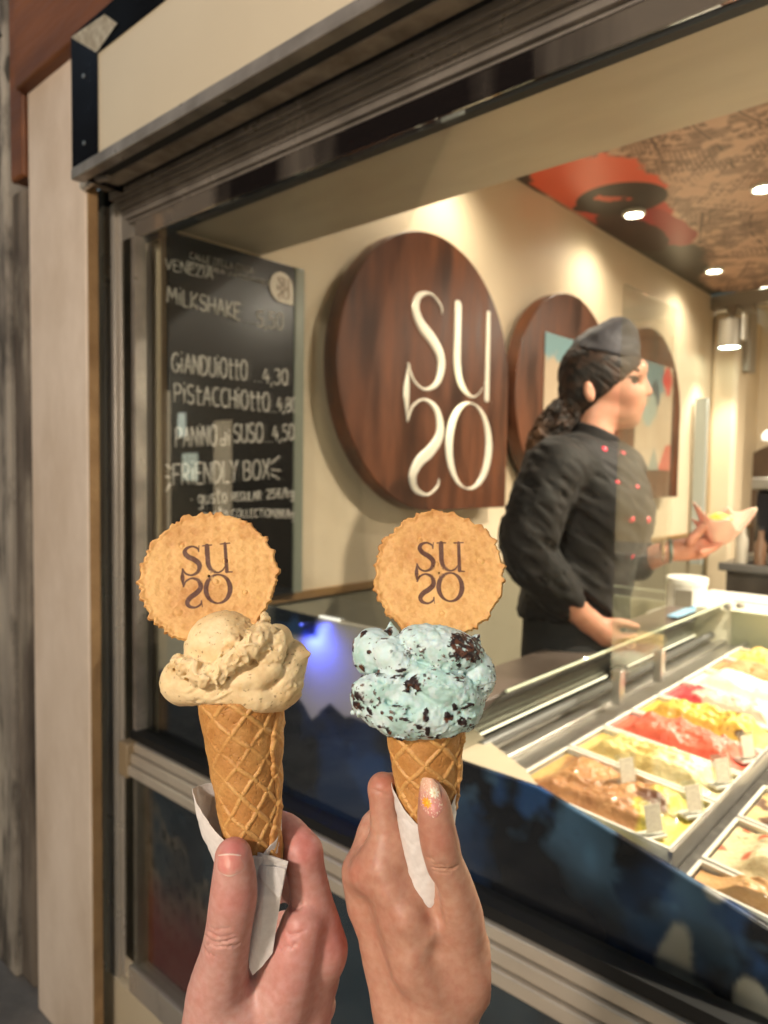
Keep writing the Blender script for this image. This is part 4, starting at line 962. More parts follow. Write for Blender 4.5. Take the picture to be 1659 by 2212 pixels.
def poster(parent, y0, y1, z0, z1, seed, cols, name='picture'):
    n = 110; Y, Z = np.meshgrid(np.linspace(y0, y1, n), np.linspace(z0, z1, n), indexing='ij'); a = (Y - y0) / (y1 - y0); b = (Z - z0) / (z1 - z0)
    c = cols(a, b, noise2(a, b, 4, 4, seed) - .5, noise2(a, b, 14, 3, seed + 1) - .5)
    o = mesh_obj(name, np.stack([np.full_like(Y, .0985), Y, Z], -1).reshape(-1, 3), grid_faces(n, n), M['mural'], parent, 30, c.reshape(-1, 3))
    so = o.modifiers.new('solid', 'SOLIDIFY'); so.thickness = .003; so.offset = 0
s2 = sign(2.90, 1.836, .45, 'round brown sign behind the shop worker, with a blue and cream picture')
def pc2(a, b, n, n2):
    c = mix((.62, .50, .36), (.50, .38, .27), np.clip(.5 + n * 1.2, 0, 1)); c = mix(c, np.broadcast_to((.20, .36, .40), c.shape), sstep(-.02, .03, b - .80 + n * .35 - .18 * np.abs(a - .35)))
    dr = np.abs(np.mod(np.hypot(a - .35, b - .5) * 9 + n * 2, 1) - .5); c = mix(c, np.broadcast_to((.30, .2, .14), c.shape), sstep(.42, .47, dr) * .4 * sstep(.3, .2, np.hypot(a - .35, b - .5)))
    return mix(c, np.broadcast_to((.60, .36, .12), c.shape), sstep(.18, .10, b + n * .2))
poster(s2, -.235, .24, -.30, .255, 3, pc2)
s3 = sign(3.80, 1.836, .45, 'small looking round brown sign by the column, with a blue, cream and red picture')
def pc3(a, b, n, n2):
    c = mix((.62, .50, .37), (.52, .40, .28), np.clip(.5 + n * 1.4, 0, 1)); blue = np.broadcast_to((.16, .28, .32), c.shape)
    c = mix(c, blue, sstep(.0, .06, b - .62 + n * .5) * sstep(.80, .72, a + n2 * .2)); c = mix(c, np.broadcast_to((.03, .07, .10), c.shape), sstep(.0, .04, .13 - np.hypot(a - .52, (b - .72)) + n * .3))
    c = mix(c, np.broadcast_to((.36, .44, .40), c.shape), sstep(.0, .05, .17 - np.hypot(a - .40, b - .55) + n * .3)); c = mix(c, np.broadcast_to((.66, .05, .055), c.shape), sstep(.0, .04, .14 - np.hypot(a - .86, (b - .86) * .9) + n * .2))
    c = mix(c, np.broadcast_to((.55, .10, .07), c.shape), sstep(.0, .03, (a - .62) - (b - .0) * .9) * sstep(.26, .24, b)); return mix(c, np.broadcast_to((.20, .28, .26), c.shape), sstep(.0, .03, .24 - np.abs(a - .52) * 1.4 - b) * .8)
poster(s3, -.20, .30, -.30, .27, 7, pc3)

# ================================================================ chalkboard
G = {}
def glyph(ch_, w, *st): G[ch_] = (w, [np.array(q, float).reshape(-1, 2) for q in st])
def arc(cx, cy_, rx, ry, a0, a1, n=12): return [v for a in np.linspace(math.radians(a0), math.radians(a1), n) for v in (cx + rx * math.cos(a), cy_ + ry * math.sin(a))]
glyph('A', .7, [0, 0, .35, 1, .7, 0], [.13, .36, .57, .36]); glyph('B', .6, [0, 0, 0, 1] + arc(.25, .76, .3, .24, 90, -90) + [0, .52] + arc(.28, .26, .32, .26, 90, -90) + [0, 0])
glyph('C', .62, arc(.36, .5, .36, .5, 55, 305)); glyph('D', .66, [0, 0, 0, 1] + arc(.1, .5, .56, .5, 90, -90) + [0, 0]); glyph('E', .52, [.52, 1, 0, 1, 0, 0, .52, 0], [0, .52, .42, .52])
glyph('F', .52, [.52, 1, 0, 1, 0, 0], [0, .52, .42, .52]); glyph('G', .68, arc(.36, .5, .36, .5, 50, 350) + [.68, .42, .42, .42]); glyph('H', .62, [0, 0, 0, 1], [.62, 0, .62, 1], [0, .5, .62, .5])
glyph('I', .1, [.05, 0, .05, 1]); glyph('i', .16, [.08, 0, .08, .78], [.05, 1.05, .11, 1.08]); glyph('J', .46, [.42, 1, .42, .25] + arc(.21, .22, .21, .22, 0, -160)); glyph('K', .58, [0, 0, 0, 1], [.56, 1, 0, .42, .58, 0])
glyph('L', .5, [0, 1, 0, 0, .5, 0]); glyph('M', .8, [0, 0, .08, 1, .4, .35, .72, 1, .8, 0]); glyph('N', .64, [0, 0, 0, 1, .62, 0, .62, 1]); glyph('O', .72, arc(.36, .5, .36, .5, 0, 360, 22)); glyph('P', .58, [0, 0, 0, 1] + arc(.24, .74, .32, .26, 90, -90) + [0, .48])
glyph('R', .6, [0, 0, 0, 1] + arc(.24, .74, .32, .26, 90, -90) + [0, .48, .18, .48, .6, 0]); glyph('S', .56, arc(.29, .75, .26, .25, 40, 250) + arc(.28, .25, .28, .25, 80, -150)); glyph('T', .62, [0, 1, .62, 1], [.31, 1, .31, 0])
glyph('t', .5, [.2, 1.0, .2, .15] + arc(.36, .16, .16, .16, 180, 300), [0, .72, .5, .72]); glyph('U', .62, [0, 1, 0, .3] + arc(.31, .3, .31, .3, 180, 360) + [.62, 1]); glyph('V', .62, [0, 1, .31, 0, .62, 1]); glyph('X', .62, [0, 0, .62, 1], [0, 1, .62, 0])
glyph('Y', .62, [0, 1, .31, .5, .62, 1], [.31, .5, .31, 0]); glyph('Z', .6, [0, 1, .6, 1, 0, 0, .6, 0]); glyph('d', .5, arc(.22, .25, .22, .25, 0, 360, 16), [.46, 1, .46, 0]); glyph('g', .5, arc(.22, .35, .22, .28, 0, 360, 16), [.46, .62, .46, -.2] + arc(.24, -.2, .22, .2, 0, -150))
glyph('u', .5, [0, .6, 0, .2] + arc(.23, .2, .23, .2, 180, 360) + [.46, .6, .46, 0]); glyph('s', .42, arc(.21, .46, .19, .16, 40, 250) + arc(.21, .16, .2, .16, 80, -150)); glyph('o', .5, arc(.24, .31, .24, .31, 0, 360, 16)); glyph('k', .44, [0, 0, 0, 1], [.4, .62, 0, .28, .44, 0])
glyph('0', .56, arc(.28, .5, .28, .5, 0, 360, 20)); glyph('2', .56, arc(.27, .74, .26, .26, 160, -40) + [.0, 0, .56, 0]); glyph('3', .54, arc(.24, .76, .26, .24, 150, -80) + arc(.24, .27, .29, .27, 80, -150)); glyph('4', .56, [.30, 1, 0, .38, .56, .38], [.42, .66, .42, 0]); glyph('5', .54, [.5, 1, .08, 1, .04, .56] + arc(.24, .30, .29, .30, 110, -150))
glyph('8', .54, arc(.27, .75, .22, .24, 270, -90, 16), arc(.27, .26, .27, .26, 90, 450, 16)); glyph(',', .14, [.08, .06, .02, -.18]); glyph('.', .14, [.06, 0, .09, .04]); glyph('/', .4, [0, -.1, .4, 1.05]); glyph('-', .3, [.04, .5, .1, .54]); glyph(' ', .4); glyph('€', .6, arc(.38, .5, .3, .48, 50, 310), [0, .6, .5, .6], [0, .42, .46, .42])
def R7(X, Y):
    px_ = (500 + X / 1.701) * PRINT; return (655 - (655 - px_) * .87, (900 + Y / 1.701) * PRINT)
bd = thing('chalkboard', 'black menu board with white chalk prices and a pale edge, inside the window', 'menu board', (-1.6, .945, 1.15))
MB().box(.003, .038, .013, .412, 0, .925).build('board', M['chalk_black'], bd, bevel=.002)
MB().box(.003, .043, .4125, .447, 0, .925).build('glass_edge', mat('glass_edge', (.24, .255, .205), None, rough=.25), bd, bevel=.002)
bo = np.array([-1.6, .945, 1.15])
def chalk(text, a, b, h0, h1=None, r=.0030, name='chalk_writing'):
    """a,b: start and end of the base line on the board; the letters fill the span."""
    wtot = sum(G[c][0] + .2 for c in text) - .2; m = MB(); x = 0; pa = at(*R7(*a), x=-1.5605) - bo; pb = at(*R7(*b), x=-1.5605) - bo
    zs = 1 / 1.701 * PRINT / FPX
    for c in text:
        w, sts = G[c]
        for st in sts:
            P_ = []
            for q in st:
                t = (x + q[0]) / wtot; t += 0; base = pa + (pb - pa) * t; h = (h0 + ((h1 or h0) - h0) * t) * zs * np.interp(t, [0, 1], [1.75, 2.0]); P_.append(base + np.array([.0005, 0, h * q[1]]))
            cut = [0] + [i for i in range(1, len(P_) - 1) if np.dot(_n(P_[i] - P_[i - 1]), _n(P_[i + 1] - P_[i])) < .6] + [len(P_) - 1]
            for i0, i1 in zip(cut[:-1], cut[1:]): m.tube(P_[i0:i1 + 1], r, 6)
        x += w + .2
    return m.build(name, M['chalk'], bd, smooth=180)
chalk('VENEZIA', (135, 300), (505, 372), 72, r=.0016); chalk('CALLE DELLA BISSA', (325, 225), (820, 335), 40, r=.0011); chalk('GELATERIA ARTIGIANALE', (300, 275), (950, 415), 34, r=.0010)
chalk('MiLKSHAKE', (150, 525), (715, 650), 105); chalk('...', (765, 668), (820, 672), 100, r=.0022); chalk('5,50', (850, 690), (1050, 715), 112)
chalk('GiANDUiOttO', (185, 1000), (770, 1058), 128); chalk('...', (828, 1064), (888, 1070), 100, r=.0022); chalk('4,30', (895, 1078), (1088, 1090), 108)
chalk('PiStACCHiOttO', (205, 1205), (945, 1272), 125); chalk('...', (950, 1274), (1005, 1276), 100, r=.0022); chalk('4,80', (1005, 1268), (1158, 1276), 104)
chalk('PANiNO', (215, 1512), (532, 1502), 130); chalk('di', (565, 1500), (635, 1500), 90, r=.0028); chalk('SUSO', (668, 1478), (893, 1480), 130); chalk('...', (910, 1478), (970, 1478), 100, r=.0022); chalk('4,50', (972, 1470), (1138, 1462), 112)
chalk('FRiENDLY', (195, 1770), (695, 1748), 140); chalk('BOX', (745, 1734), (945, 1728), 135)
chalk('-', (330, 1900), (360, 1900), 60); chalk('gusto', (392, 1898), (610, 1888), 95, r=.0024); chalk('REGULAR', (655, 1878), (878, 1872), 60, r=.0022); chalk('25€/kg', (925, 1862), (1135, 1852), 68, r=.0024)
chalk('gusto', (420, 2018), (620, 2005), 90, r=.0022); chalk('COLLECTiON', (655, 1988), (985, 1988), 55, r=.0020); chalk('28€/kg', (990, 1990), (1138, 1996), 62, r=.0022)
for q in (((955, 1625), (1025, 1575)), ((965, 1665), (1030, 1672)), ((960, 1695), (1020, 1730)), ((175, 1660), (140, 1630)), ((165, 1715), (135, 1712)), ((172, 1760), (140, 1815))): MB().tube([at(*R7(*e), x=-1.5605) - bo for e in q], .003, 6).build('chalk_ray', M['chalk'], bd, smooth=180)
ba = thing('badge', 'round cream badge with dark letters at the top of the menu board', 'badge', (-1.5605, 1.306, 2.008))
MB().prism(drop_outline(0, 0, .041, 48), 0, .0005, .004).build('disc', mat('badge_cream', (.75, .67, .56), None, rough=.5), ba)
Yg, Zg = np.meshgrid(np.arange(-.05, 1.06, .014), np.arange(-.70, .70, .014), indexing='ij'); d2 = logo_dist(Yg, Zg) - .006
vals = np.maximum(d2[None].repeat(7, 0), (np.abs(np.arange(7) - 3) - 1.6)[:, None, None] * .014); V, F = surface_nets(vals, (0, -.05, -.70), .014)
mesh_obj('lettering', np.stack([V[:, 0] * .02 + .0037, (V[:, 1] - .5) * .045 + .006, V[:, 2] * .045 - .003], 1), F, mat('badge_brown', (.16, .10, .07), None, rough=.6), ba, 40)

# ================================================================ gelato case
gc = thing('gelato_case', 'open lit steel gelato case with low glass walls', 'display case', (0, 0, 0))
XL, XM, XR, Y0, Y1 = -.765, -.335, .22, .964, 2.36
MB().box(XL, XR, Y0 + .004, Y1, .10, .925).build('cabinet', M['soffit'], gc)
b = MB(); b.box(XL, -.62, 1.055, Y1, .925, .985); b.box(-.62, -.605, 1.055, Y1, .925, 1.0); b.box(XL + .02, -.715, 1.06, Y1, .985, 1.0); b.box(-.69, -.668, 1.06, Y1, .985, .996)
b.build('service_ledge', M['steel'], gc, bevel=.002)
MB().tube([(-.705, 1.06, 1.012), (-.705, Y1 - .03, 1.012)], .010, 12).build('ledge_tube', mat('tube_grey', (.20, .20, .19), None, rough=.35, metal=.6), gc)
MB().prism([(XL, Y0), (-.525, Y0), (-.592, 1.021), (-.753, 1.111), (XL, 1.111)], 2, .926, 1.018).build('end_ledge', M['beige_panel'], gc, bevel=.002)
fl = MB(); fl.add([(-.605, Y0 + .01, .965), (XM, Y0 + .01, .945), (XM, Y1, .945), (-.605, Y1, .965)], [(0, 1, 2, 3)]); fl.box(XM - .008, XM - .002, Y0 + .02, Y1, .93, .985); fl.add([(XM + .016, Y0 + .01, .925), (XR, Y0 + .01, .895), (XR, Y1, .895), (XM + .016, Y1, .925)], [(0, 1, 2, 3)])
fl.build('tray_floor', M['steel'], gc)
MB().box(XM - .001, XM + .017, Y0 + .02, Y1, .925, .955).build('centre_channel', mat('channel', (.06, .055, .05), (.14, .13, .115), 60, .35, metal=.4, contrast=(.5, .75)), gc)
MB().box(XL, XR, Y1, Y1 + .02, .925, 1.09).build('end_wall', mat('lit_cream', (.78, .74, .56), None, rough=.5), gc)
def pane(p, q, name, parent, m, th=.006):
    p = np.array(p); q = np.array(q); n = _n(np.cross(q[0] - p[0], p[1] - p[0])) * th; V = [*p, *q[::-1]]; V = [np.array(v, float) for v in (p[0], p[1], q[1], q[0])]
    return MB().add(V + [v + n for v in V], [(0, 1, 2, 3), (7, 6, 5, 4), (0, 4, 5, 1), (1, 5, 6, 2), (2, 6, 7, 3), (3, 7, 4, 0)]).build(name, m, parent)
pane([(-.762, 1.06, 1.0), (-.762, Y1, 1.0)], [(-.655, 1.06, 1.122), (-.655, Y1, 1.122)], 'back_glass', gc, M['case_glass'])
pane([(-.655, Y1 - .006, .985), (XR, Y1 - .006, .96)], [(-.655, Y1 - .006, 1.12), (XR, Y1 - .006, 1.12)], 'end_glass', gc, M['case_glass'])
pane([(XR, Y0, .90), (XR, Y1, .90)], [(XR + .02, Y0, 1.3), (XR + .02, Y1, 1.3)], 'customer_glass', gc, M['case_glass'])
MB().tube([(-.655, 1.06, 1.124), (-.655, Y1, 1.124)], .0028, 8).tube([(-.655, Y1, 1.124), (XR, Y1, 1.122)], .0028, 8).build('glass_edge', mat('green_edge', (.62, .68, .52), None, rough=.15), gc)
MB().box(-.768, -.764, 1.07, Y1, .994, .999).build('lamp_strip', mat('strip_glow', (1, 1, 1), None, emit=(1, .88, .58), estr=.9), gc)
for x, y, z in ((-.676, 1.63, 1.108), (-.655, 2.30, 1.112), (-.635, 2.352, 1.112)):
    g = MB(); g.lathe([(0, -.007), (.009, -.007), (.011, 0), (.009, .010), (0, .010)], (x, y, z), 14, 0); g.lathe([(0, .012), (.007, .012), (.007, .016), (0, .016)], (x - .002, y, z - .001), 12, 0); g.build('glass_bolt', M['steel'], gc)
lamp('case_glow', 'AREA', (.10, 1.65, 1.50), 2.0, (1, .90, .70), (-.40, 1.65, .95), .10, size_y=1.2, parent=gc)
MB().box(.08, .18, 1.0, Y1, 1.51, 1.54).build('lamp_rail', M['steel'], gc); MB().tube([(.13, Y1 - .02, 1.51), (.18, Y1 - .01, 1.3), (XR, Y1, 1.1)], .008).build('lamp_bracket', M['steel'], gc); MB().tube([(.13, 1.02, 1.52), (.2, .985, 1.45), (XR + .02, .98, 1.25)], .008).build('lamp_bracket', M['steel'], gc)
lg = thing('staff_ledge', 'dark worktop ledge along the staff side of the gelato case', 'ledge', (0, 0, 0))
MB().box(-.90, -.772, 1.03, 2.5, 1.0, 1.056).build('top', mat('dark_laminate', (.10, .075, .062), (.13, .10, .085), 12, .3), lg, bevel=.003)
MB().box(-.886, -.775, 1.045, 2.48, .1, .999).build('cabinet', mat('dark_panel', (.028, .024, .022), None, rough=.4), lg)

M['gel'] = mat('gelato_tubs', (1, 1, 1), (.93, .9, .86), 60, .40, attr='Col', bump=.45, bscale=150, bdist=.005, sss=.1, coat=.25)
M['pan'] = mat('clear_pan', (.80, .77, .69), None, rough=.2, spec=.6)
def tub(x0, x1, y0, y1, z0, z1, seed, colfn, label, rise=.028, rough_amp=1.0, level=-.004):
    """Rectangular pan sloping from z0 (staff side) to z1, heaped with gelato."""
    t = thing('gelato_tub', label, 'gelato tub', (x0, y0, z0), group='gelato tubs in the case')
    sl = (z1 - z0) / (x1 - x0); W = x1 - x0; H = y1 - y0; Zs = lambda x: sl * x
    m = MB(); w = .0055
    def ring(a, lo, hi):                                       # rim and walls as four mitred bars
        o = [(0, 0), (W, 0), (W, H), (0, H)]; i = [(a, a), (W - a, a), (W - a, H - a), (a, H - a)]
        for k in range(4):
            k2 = (k + 1) % 4; q = [o[k], o[k2], i[k2], i[k]]
            m.add([(x, y, Zs(x) + lo) for x, y in q] + [(x, y, Zs(x) + hi) for x, y in q], [(3, 2, 1, 0), (4, 5, 6, 7), (0, 1, 5, 4), (1, 2, 6, 5), (2, 3, 7, 6), (3, 0, 4, 7)])
    ring(w, -.004, .0); ring(.0018, -.045, -.004); m.build('pan', M['pan'], t, bevel=.001)
    nu, nv = 120, 70; U_, V_ = np.meshgrid(np.linspace(0, 1, nu), np.linspace(0, 1, nv), indexing='ij'); X = w + U_ * (W - 2 * w); Y = w + V_ * (H - 2 * w)
    P3 = np.stack([X, Y, np.full_like(X, seed * .31)], -1); ed = np.minimum.reduce([U_, 1 - U_, V_ * 1.0, (1 - V_)]); dome = sstep(0, .28, ed)
    wv = 1 - np.abs(2 * fbm(P3 * np.array([.6, 1.5, 1]) + .02 * fbm(P3, 30, 2, seed)[..., None], 26, 3, seed) - 1) * 1.5
    z = level + dome * rise * .75 * (.35 + 1.0 * fbm(P3, 14, 2, seed + 2)) + rough_amp * dome * (.012 * (wv - .45) + .007 * (fbm(P3, 110, 3, seed + 4) - .5)); z = z * np.clip(dome * 1.5, 0, 1) + (1 - np.clip(dome * 1.5, 0, 1)) * -.010
    hh = sstep(-.005, .035, z); c = colfn(U_, V_, noise2(U_, V_, 4, 4, seed) - .5, noise2(U_, V_, 14, 3, seed + 1) - .5, hh, P3)
    mesh_obj('gelato', np.stack([X, Y, z + Zs(X)], -1).reshape(-1, 3), grid_faces(nu, nv), M['gel'], t, 180, c.reshape(-1, 3))
    return t
bc = lambda c, s_: np.broadcast_to(c, s_.shape + (3,))
def flat(c1, c2): return lambda a, b, n, n2, h, P: mix(c1, c2, np.clip(.5 + n * 1.6 + n2 * .8, 0, 1))
def caramel(a, b, n, n2, h, P):
    c = mix((.58, .30, .12), (.36, .16, .06), np.clip(.55 + n * 2.2, 0, 1)); c = mix(c, bc((.60, .48, .07), a), sstep(.70, .74, a + n * .35 - .06 * np.sin(b * 9))); c = mix(c, bc((.14, .05, .02), a), sstep(.0, .05, .14 - np.hypot((a - .74) * .9, b - .55) + n * .25)); return mix(c, bc((.62, .46, .16), a), sstep(.10, .05, a + n * .2) * .7)
def custard(a, b, n, n2, h, P): c = mix((.72, .56, .22), (.60, .42, .12), np.clip(.5 + n * 2, 0, 1)); return mix(c, mix((.80, .70, .40), (.70, .58, .28), np.clip(.5 + n2 * 2, 0, 1)), sstep(.5, .58, a + n * .3))
def mango(a, b, n, n2, h, P): c = mix((.74, .54, .10), (.62, .40, .06), np.clip(.5 + n * 2 + n2, 0, 1)); return mix(c, bc((.10, .05, .03), a), sstep(.2, .28, n2 + n * .4) * sstep(.5, .7, a))
def rasp(a, b, n, n2, h, P): return mix(mix((.62, .55, .45), (.52, .46, .38), np.clip(.5 + n, 0, 1)), bc((.55, .06, .07), a), sstep(.26, .20, a + n * .5))
def speck(a, b, n, n2, h, P): c = mix((.76, .68, .46), (.70, .56, .30), np.clip(.5 + n * 2, 0, 1)); return mix(c, bc((.58, .12, .05), a), sstep(.60, .64, fbm(P, 48, 3, 9)))
YS = [(.967, .986), (.994, 1.188), (1.196, 1.334), (1.342, 1.472), (1.480, 1.618), (1.626, 1.77), (1.778, 1.93), (1.938, 2.09), (2.098, 2.25)]
def row(k, fn, label, **kw): tub(-.603, -.342, YS[k][0], YS[k][1], 1.006 if k else .992, .983 if k else .962, 10 + k, fn, label, **kw)
row(0, flat((.72, .60, .06), (.66, .52, .05)), 'tub of bright yellow gelato squeezed against the counter front', rise=.012, rough_amp=.3)
row(1, caramel, 'tub of caramel brown gelato with a pistachio yellow end', rise=.02, rough_amp=.8)
row(2, custard, 'tub of pale custard and cream gelato behind the caramel one')
row(3, flat((.80, .16, .09), (.70, .10, .055)), 'tub of coral red gelato', rise=.034, rough_amp=.8)
row(4, mango, 'tub of rippled mango yellow gelato with chocolate drops', rise=.036, rough_amp=1.5)
row(5, rasp, 'tub of pale gelato with raspberries at one end')
row(6, flat((.78, .74, .62), (.70, .65, .52)), 'tub of smooth white gelato', rise=.034, rough_amp=.5)
row(7, flat((.60, .30, .13), (.52, .23, .09)), 'tub of orange brown gelato near the far end', rough_amp=.7)
row(8, flat((.74, .54, .16), (.66, .44, .10)), 'tub of golden gelato at the far end of the case', rise=.036)
tub(-.316, .0, .968, 1.030, .966, .93, 31, flat((.70, .42, .18), (.58, .31, .12)), 'tub of tan nut gelato in the lower row by the counter front', rise=.034)
tub(-.316, .0, 1.038, 1.200, .966, .93, 32, speck, 'tub of cream gelato with red fruit pieces in the lower row', rise=.034)
tub(-.316, .0, 1.208, 1.360, .966, .93, 33, lambda a, b, n, n2, h, P: mix(mix((.70, .55, .28), (.6, .42, .16), np.clip(.5 + 2 * n, 0, 1)), bc((.12, .05, .02), a), sstep(.58, .62, fbm(P, 40, 3, 5))), 'tub of cream gelato with chocolate pieces in the lower row', rise=.034)
M['card_glass'] = glass_mat('card_glass', dust=.06, refl=.6)
def flavour_card(x, y, z, lean, label, h=.048, w=.038):
    t = thing('flavour_card', label, 'flavour card', (x, y, z), math.radians(62), group='flavour cards between the tubs')
    def q(u, v, o): return (u, o + v * lean, v)
    F6 = [(0, 1, 2, 3), (7, 6, 5, 4), (0, 4, 5, 1), (1, 5, 6, 2), (2, 6, 7, 3), (3, 7, 4, 0)]
    MB().add([q(-w / 2, 0, 0), q(w / 2, 0, 0), q(w / 2, h, 0), q(-w / 2, h, 0), q(-w / 2, 0, .0025), q(w / 2, 0, .0025), q(w / 2, h, .0025), q(-w / 2, h, .0025)], F6).build('card_holder', M['card_glass'], t)
    MB().add([q(-w * .36, h * .12, -.001), q(w * .36, h * .12, -.001), q(w * .36, h * .88, -.001), q(-w * .36, h * .88, -.001), q(-w * .36, h * .12, -.0003), q(w * .36, h * .12, -.0003), q(w * .36, h * .88, -.0003), q(-w * .36, h * .88, -.0003)], F6).build('paper_card', mat('card_paper', (.70, .64, .52), (.55, .49, .39), 120, .7, stretch=(1, 1, 2.5)), t)
    MB().box(-w / 2, w / 2, -.004, .018, -.004, .0).build('foot', M['pan'], t)
for x, y, z, lab in ((-.372, 1.012, .985, 'clear flavour card by the yellow tub at the counter front'), (-.352, 1.12, .985, 'clear flavour card at the end of the caramel tub'), (-.352, 1.262, .985, 'clear flavour card at the end of the custard tub'), (-.352, 1.41, .985, 'clear flavour card at the end of the coral red tub'), (-.455, 1.115, 1.0, 'dim flavour card stuck in the caramel gelato')):
    flavour_card(x, y, z, .25, lab)
t = thing('glass_screen', 'upright milky glass screen between the shop worker and the case', 'screen', (-.64, 1.46, 1.06))
MB().box(-.004, .004, 0, .30, 0, .84).build('pane', M['milky_glass'], t); MB().box(-.010, .010, .02, .045, -.055, .02).build('clamp', M['steel'], t, bevel=.002); MB().box(-.010, .010, .255, .28, -.055, .02).build('clamp', M['steel'], t, bevel=.002)

# ================================================================ rear bar
t = thing('work_counter', 'white work counter behind the gelato case', 'counter', (-.9, 2.62, 0))
MB().box(-.13, .62, .0, .75, .96, 1.0).build('top', M['white_plastic'], t, bevel=.01); MB().box(-.10, .6, .03, .72, .1, .959).build('cabinet', M['greymetal'], t)
t = thing('jar', 'white lidded jar with a grey square on the work counter', 'jar', (-.93, 2.76, 1.001))
MB().lathe([(0, 0), (.066, 0), (.07, .006), (.07, .10), (0, .10)], n=40).build('body', M['white_plastic'], t); MB().lathe([(.0, .1), (.073, .1), (.074, .105), (.074, .122), (.070, .126), (0, .126)], n=40).build('lid', mat('lid_white', (.78, .77, .70), None, rough=.35), t)
a = math.radians(-62); MB().prism([(-.03, .015), (.03, .015), (.03, .085), (-.03, .085)], 1, -.0735, -.0705).build('label_patch', mat('grey_patch', (.20, .18, .14), None, rough=.5), t).rotation_euler = (0, 0, math.radians(10))
t = thing('spatula', 'pale blue gelato spatula lying on the staff ledge', 'spatula', (-.80, 2.38, 1.066))
MB().prism([(-.016, -.13), (.016, -.13), (.02, .04), (.012, .06), (-.012, .06), (-.02, .04)], 2, -.003, .003).build('blade', mat('blue_plastic', (.22, .42, .58), None, rough=.35), t, bevel=.002); MB().tube([(0, .055, 0), (0, .2, .006)], .009).build('handle', mat('blue_plastic_handle', (.25, .46, .60), None, rough=.4), t)
for v_, lab in (((0, 0), 'lower'),): pass
t = thing('bar_back_panel', 'brown arched back panel on the rear wall behind the coffee machine', 'panel', (-1.25, 6.19, .85))
pts = [(-.5, 0), (1.3, 0), (1.3, .9)] + [( -.5 + .42 - .42 * math.cos(a_) , .50 + .42 * math.sin(a_)) for a_ in np.linspace(PI / 2, 0, 12)]
pts = [(-.52, 0), (1.3, 0), (1.3, .93)] + [(-.10 + .42 * math.cos(a_), .51 + .42 * math.sin(a_)) for a_ in np.linspace(PI / 2, PI, 14)]
MB().prism(pts, 1, -.06, .0).build('panel', mat('brown_panel', (.095, .06, .04), (.13, .085, .055), 3, .35), t)
t = thing('wall_arch', 'pale arched recess on the rear wall', 'arch', (-.55, 6.195, 1.78)); pts = [(-.35, 0)] + [(.35 * math.cos(a_), .42 + .35 * math.sin(a_)) for a_ in np.linspace(PI, 0, 20)] + [(.35, 0)]
MB().prism([(x * 1.05, z * 1.03) for x, z in pts], 1, -.03, .0).build('surround', M['cream'], t); MB().prism([(x * .93, z * .97) for x, z in pts], 1, -.034, -.031).build('recess', M['soffit'], t)
t = thing('bar_counter', 'dark bar counter with a grey edge at the back of the shop', 'counter', (-1.02, 3.62, 0))
MB().box(-.02, 1.6, 0, .62, .1, 1.06).build('front', mat('bar_dark', (.03, .024, .02), (.10, .085, .07), 4, .3), t); MB().box(-.05, 1.63, -.03, .65, 1.061, 1.10).build('top', mat('bar_top', (.10, .095, .09), None, rough=.3), t, bevel=.006)
t = thing('coffee_machine', 'black and chrome coffee machine on the bar counter', 'coffee machine', (-.98, 3.72, 1.105))
blk = mat('machine_black', (.012, .012, .016), None, rough=.22); MB().box(0, .9, .1, .5, .0, .34).build('body', blk, t, bevel=.02); MB().box(-.01, .92, .05, .52, .341, .40).build('top_tray', M['steel'], t, bevel=.01); MB().box(.0, .9, -.06, .1, .0, .035).build('drip_tray', M['steel'], t, bevel=.005)
for k in range(3):
    x = .16 + k * .27; MB().lathe([(0, .20), (.035, .20), (.038, .23), (.038, .28), (0, .28)], (x, .05, 0), 20).build('group_head', M['steel'], t); MB().tube([(x, .03, .19), (x, -.09, .18)], .011).build('filter_handle', blk, t)
for k, (x, y, h, r_, c) in enumerate(((.08, .16, .10, .035, (.70, .66, .60)), (.17, .2, .13, .028, (.55, .50, .44)), (.30, .22, .09, .04, (.72, .7, .66)), (.42, .2, .12, .03, (.30, .22, .16)))):
    t2 = thing('cup', ['short white cup', 'tall pale beaker', 'wide white cup', 'brown glass'][k] + ' on top of the coffee machine', 'cup', (-.98 + x, 3.72 + y, 1.506)); MB().lathe([(0, 0), (r_ * .8, 0), (r_, h), (r_ * .93, h), (r_ * .72, .008), (0, .008)], n=24).build('cup_body', mat('cup_col', c, None, rough=.3), t2)
t = thing('lamp_globe', 'small white lamp on a slim stem above the coffee machine', 'lamp', (-.94, 3.95, 1.506)); MB().lathe([(0, .18), (.05, .185), (.055, .21), (.035, .235), (0, .24)], n=24).build('shade', mat('shade_white', (.8, .8, .76), None, rough=.4, emit=(1, .95, .85), estr=.6), t); MB().lathe([(.03, 0), (.012, .01), (.012, .18), (0, .18)], n=14).build('stem', blk, t)
for k, (x, c, h) in enumerate(((.02, (.40, .36, .30), .19), (.10, (.14, .08, .05), .16), (.19, (.62, .22, .05), .13), (.27, (.50, .44, .36), .15))):
    t = thing('bottle' if k != 2 else 'orange_pot', ['grey metal shaker on the bar counter', 'dark bottle on the bar counter', 'orange pot on the bar counter', 'pale bottle beside the orange pot'][k], 'bottle' if k != 2 else 'pot', (-1.0 + x, 3.635, 1.101)); r_ = .028
    MB().lathe([(0, 0), (r_, 0), (r_, h * .6), (r_ * .5, h * .75), (r_ * .45, h), (0, h)], n=20).build('glass_body' if k != 2 else 'pot_body', mat('bottle_c', c, None, rough=.25), t); MB().lathe([(0, h), (r_ * .5, h), (r_ * .5, h + .02), (0, h + .02)], n=16).build('cap', blk, t)
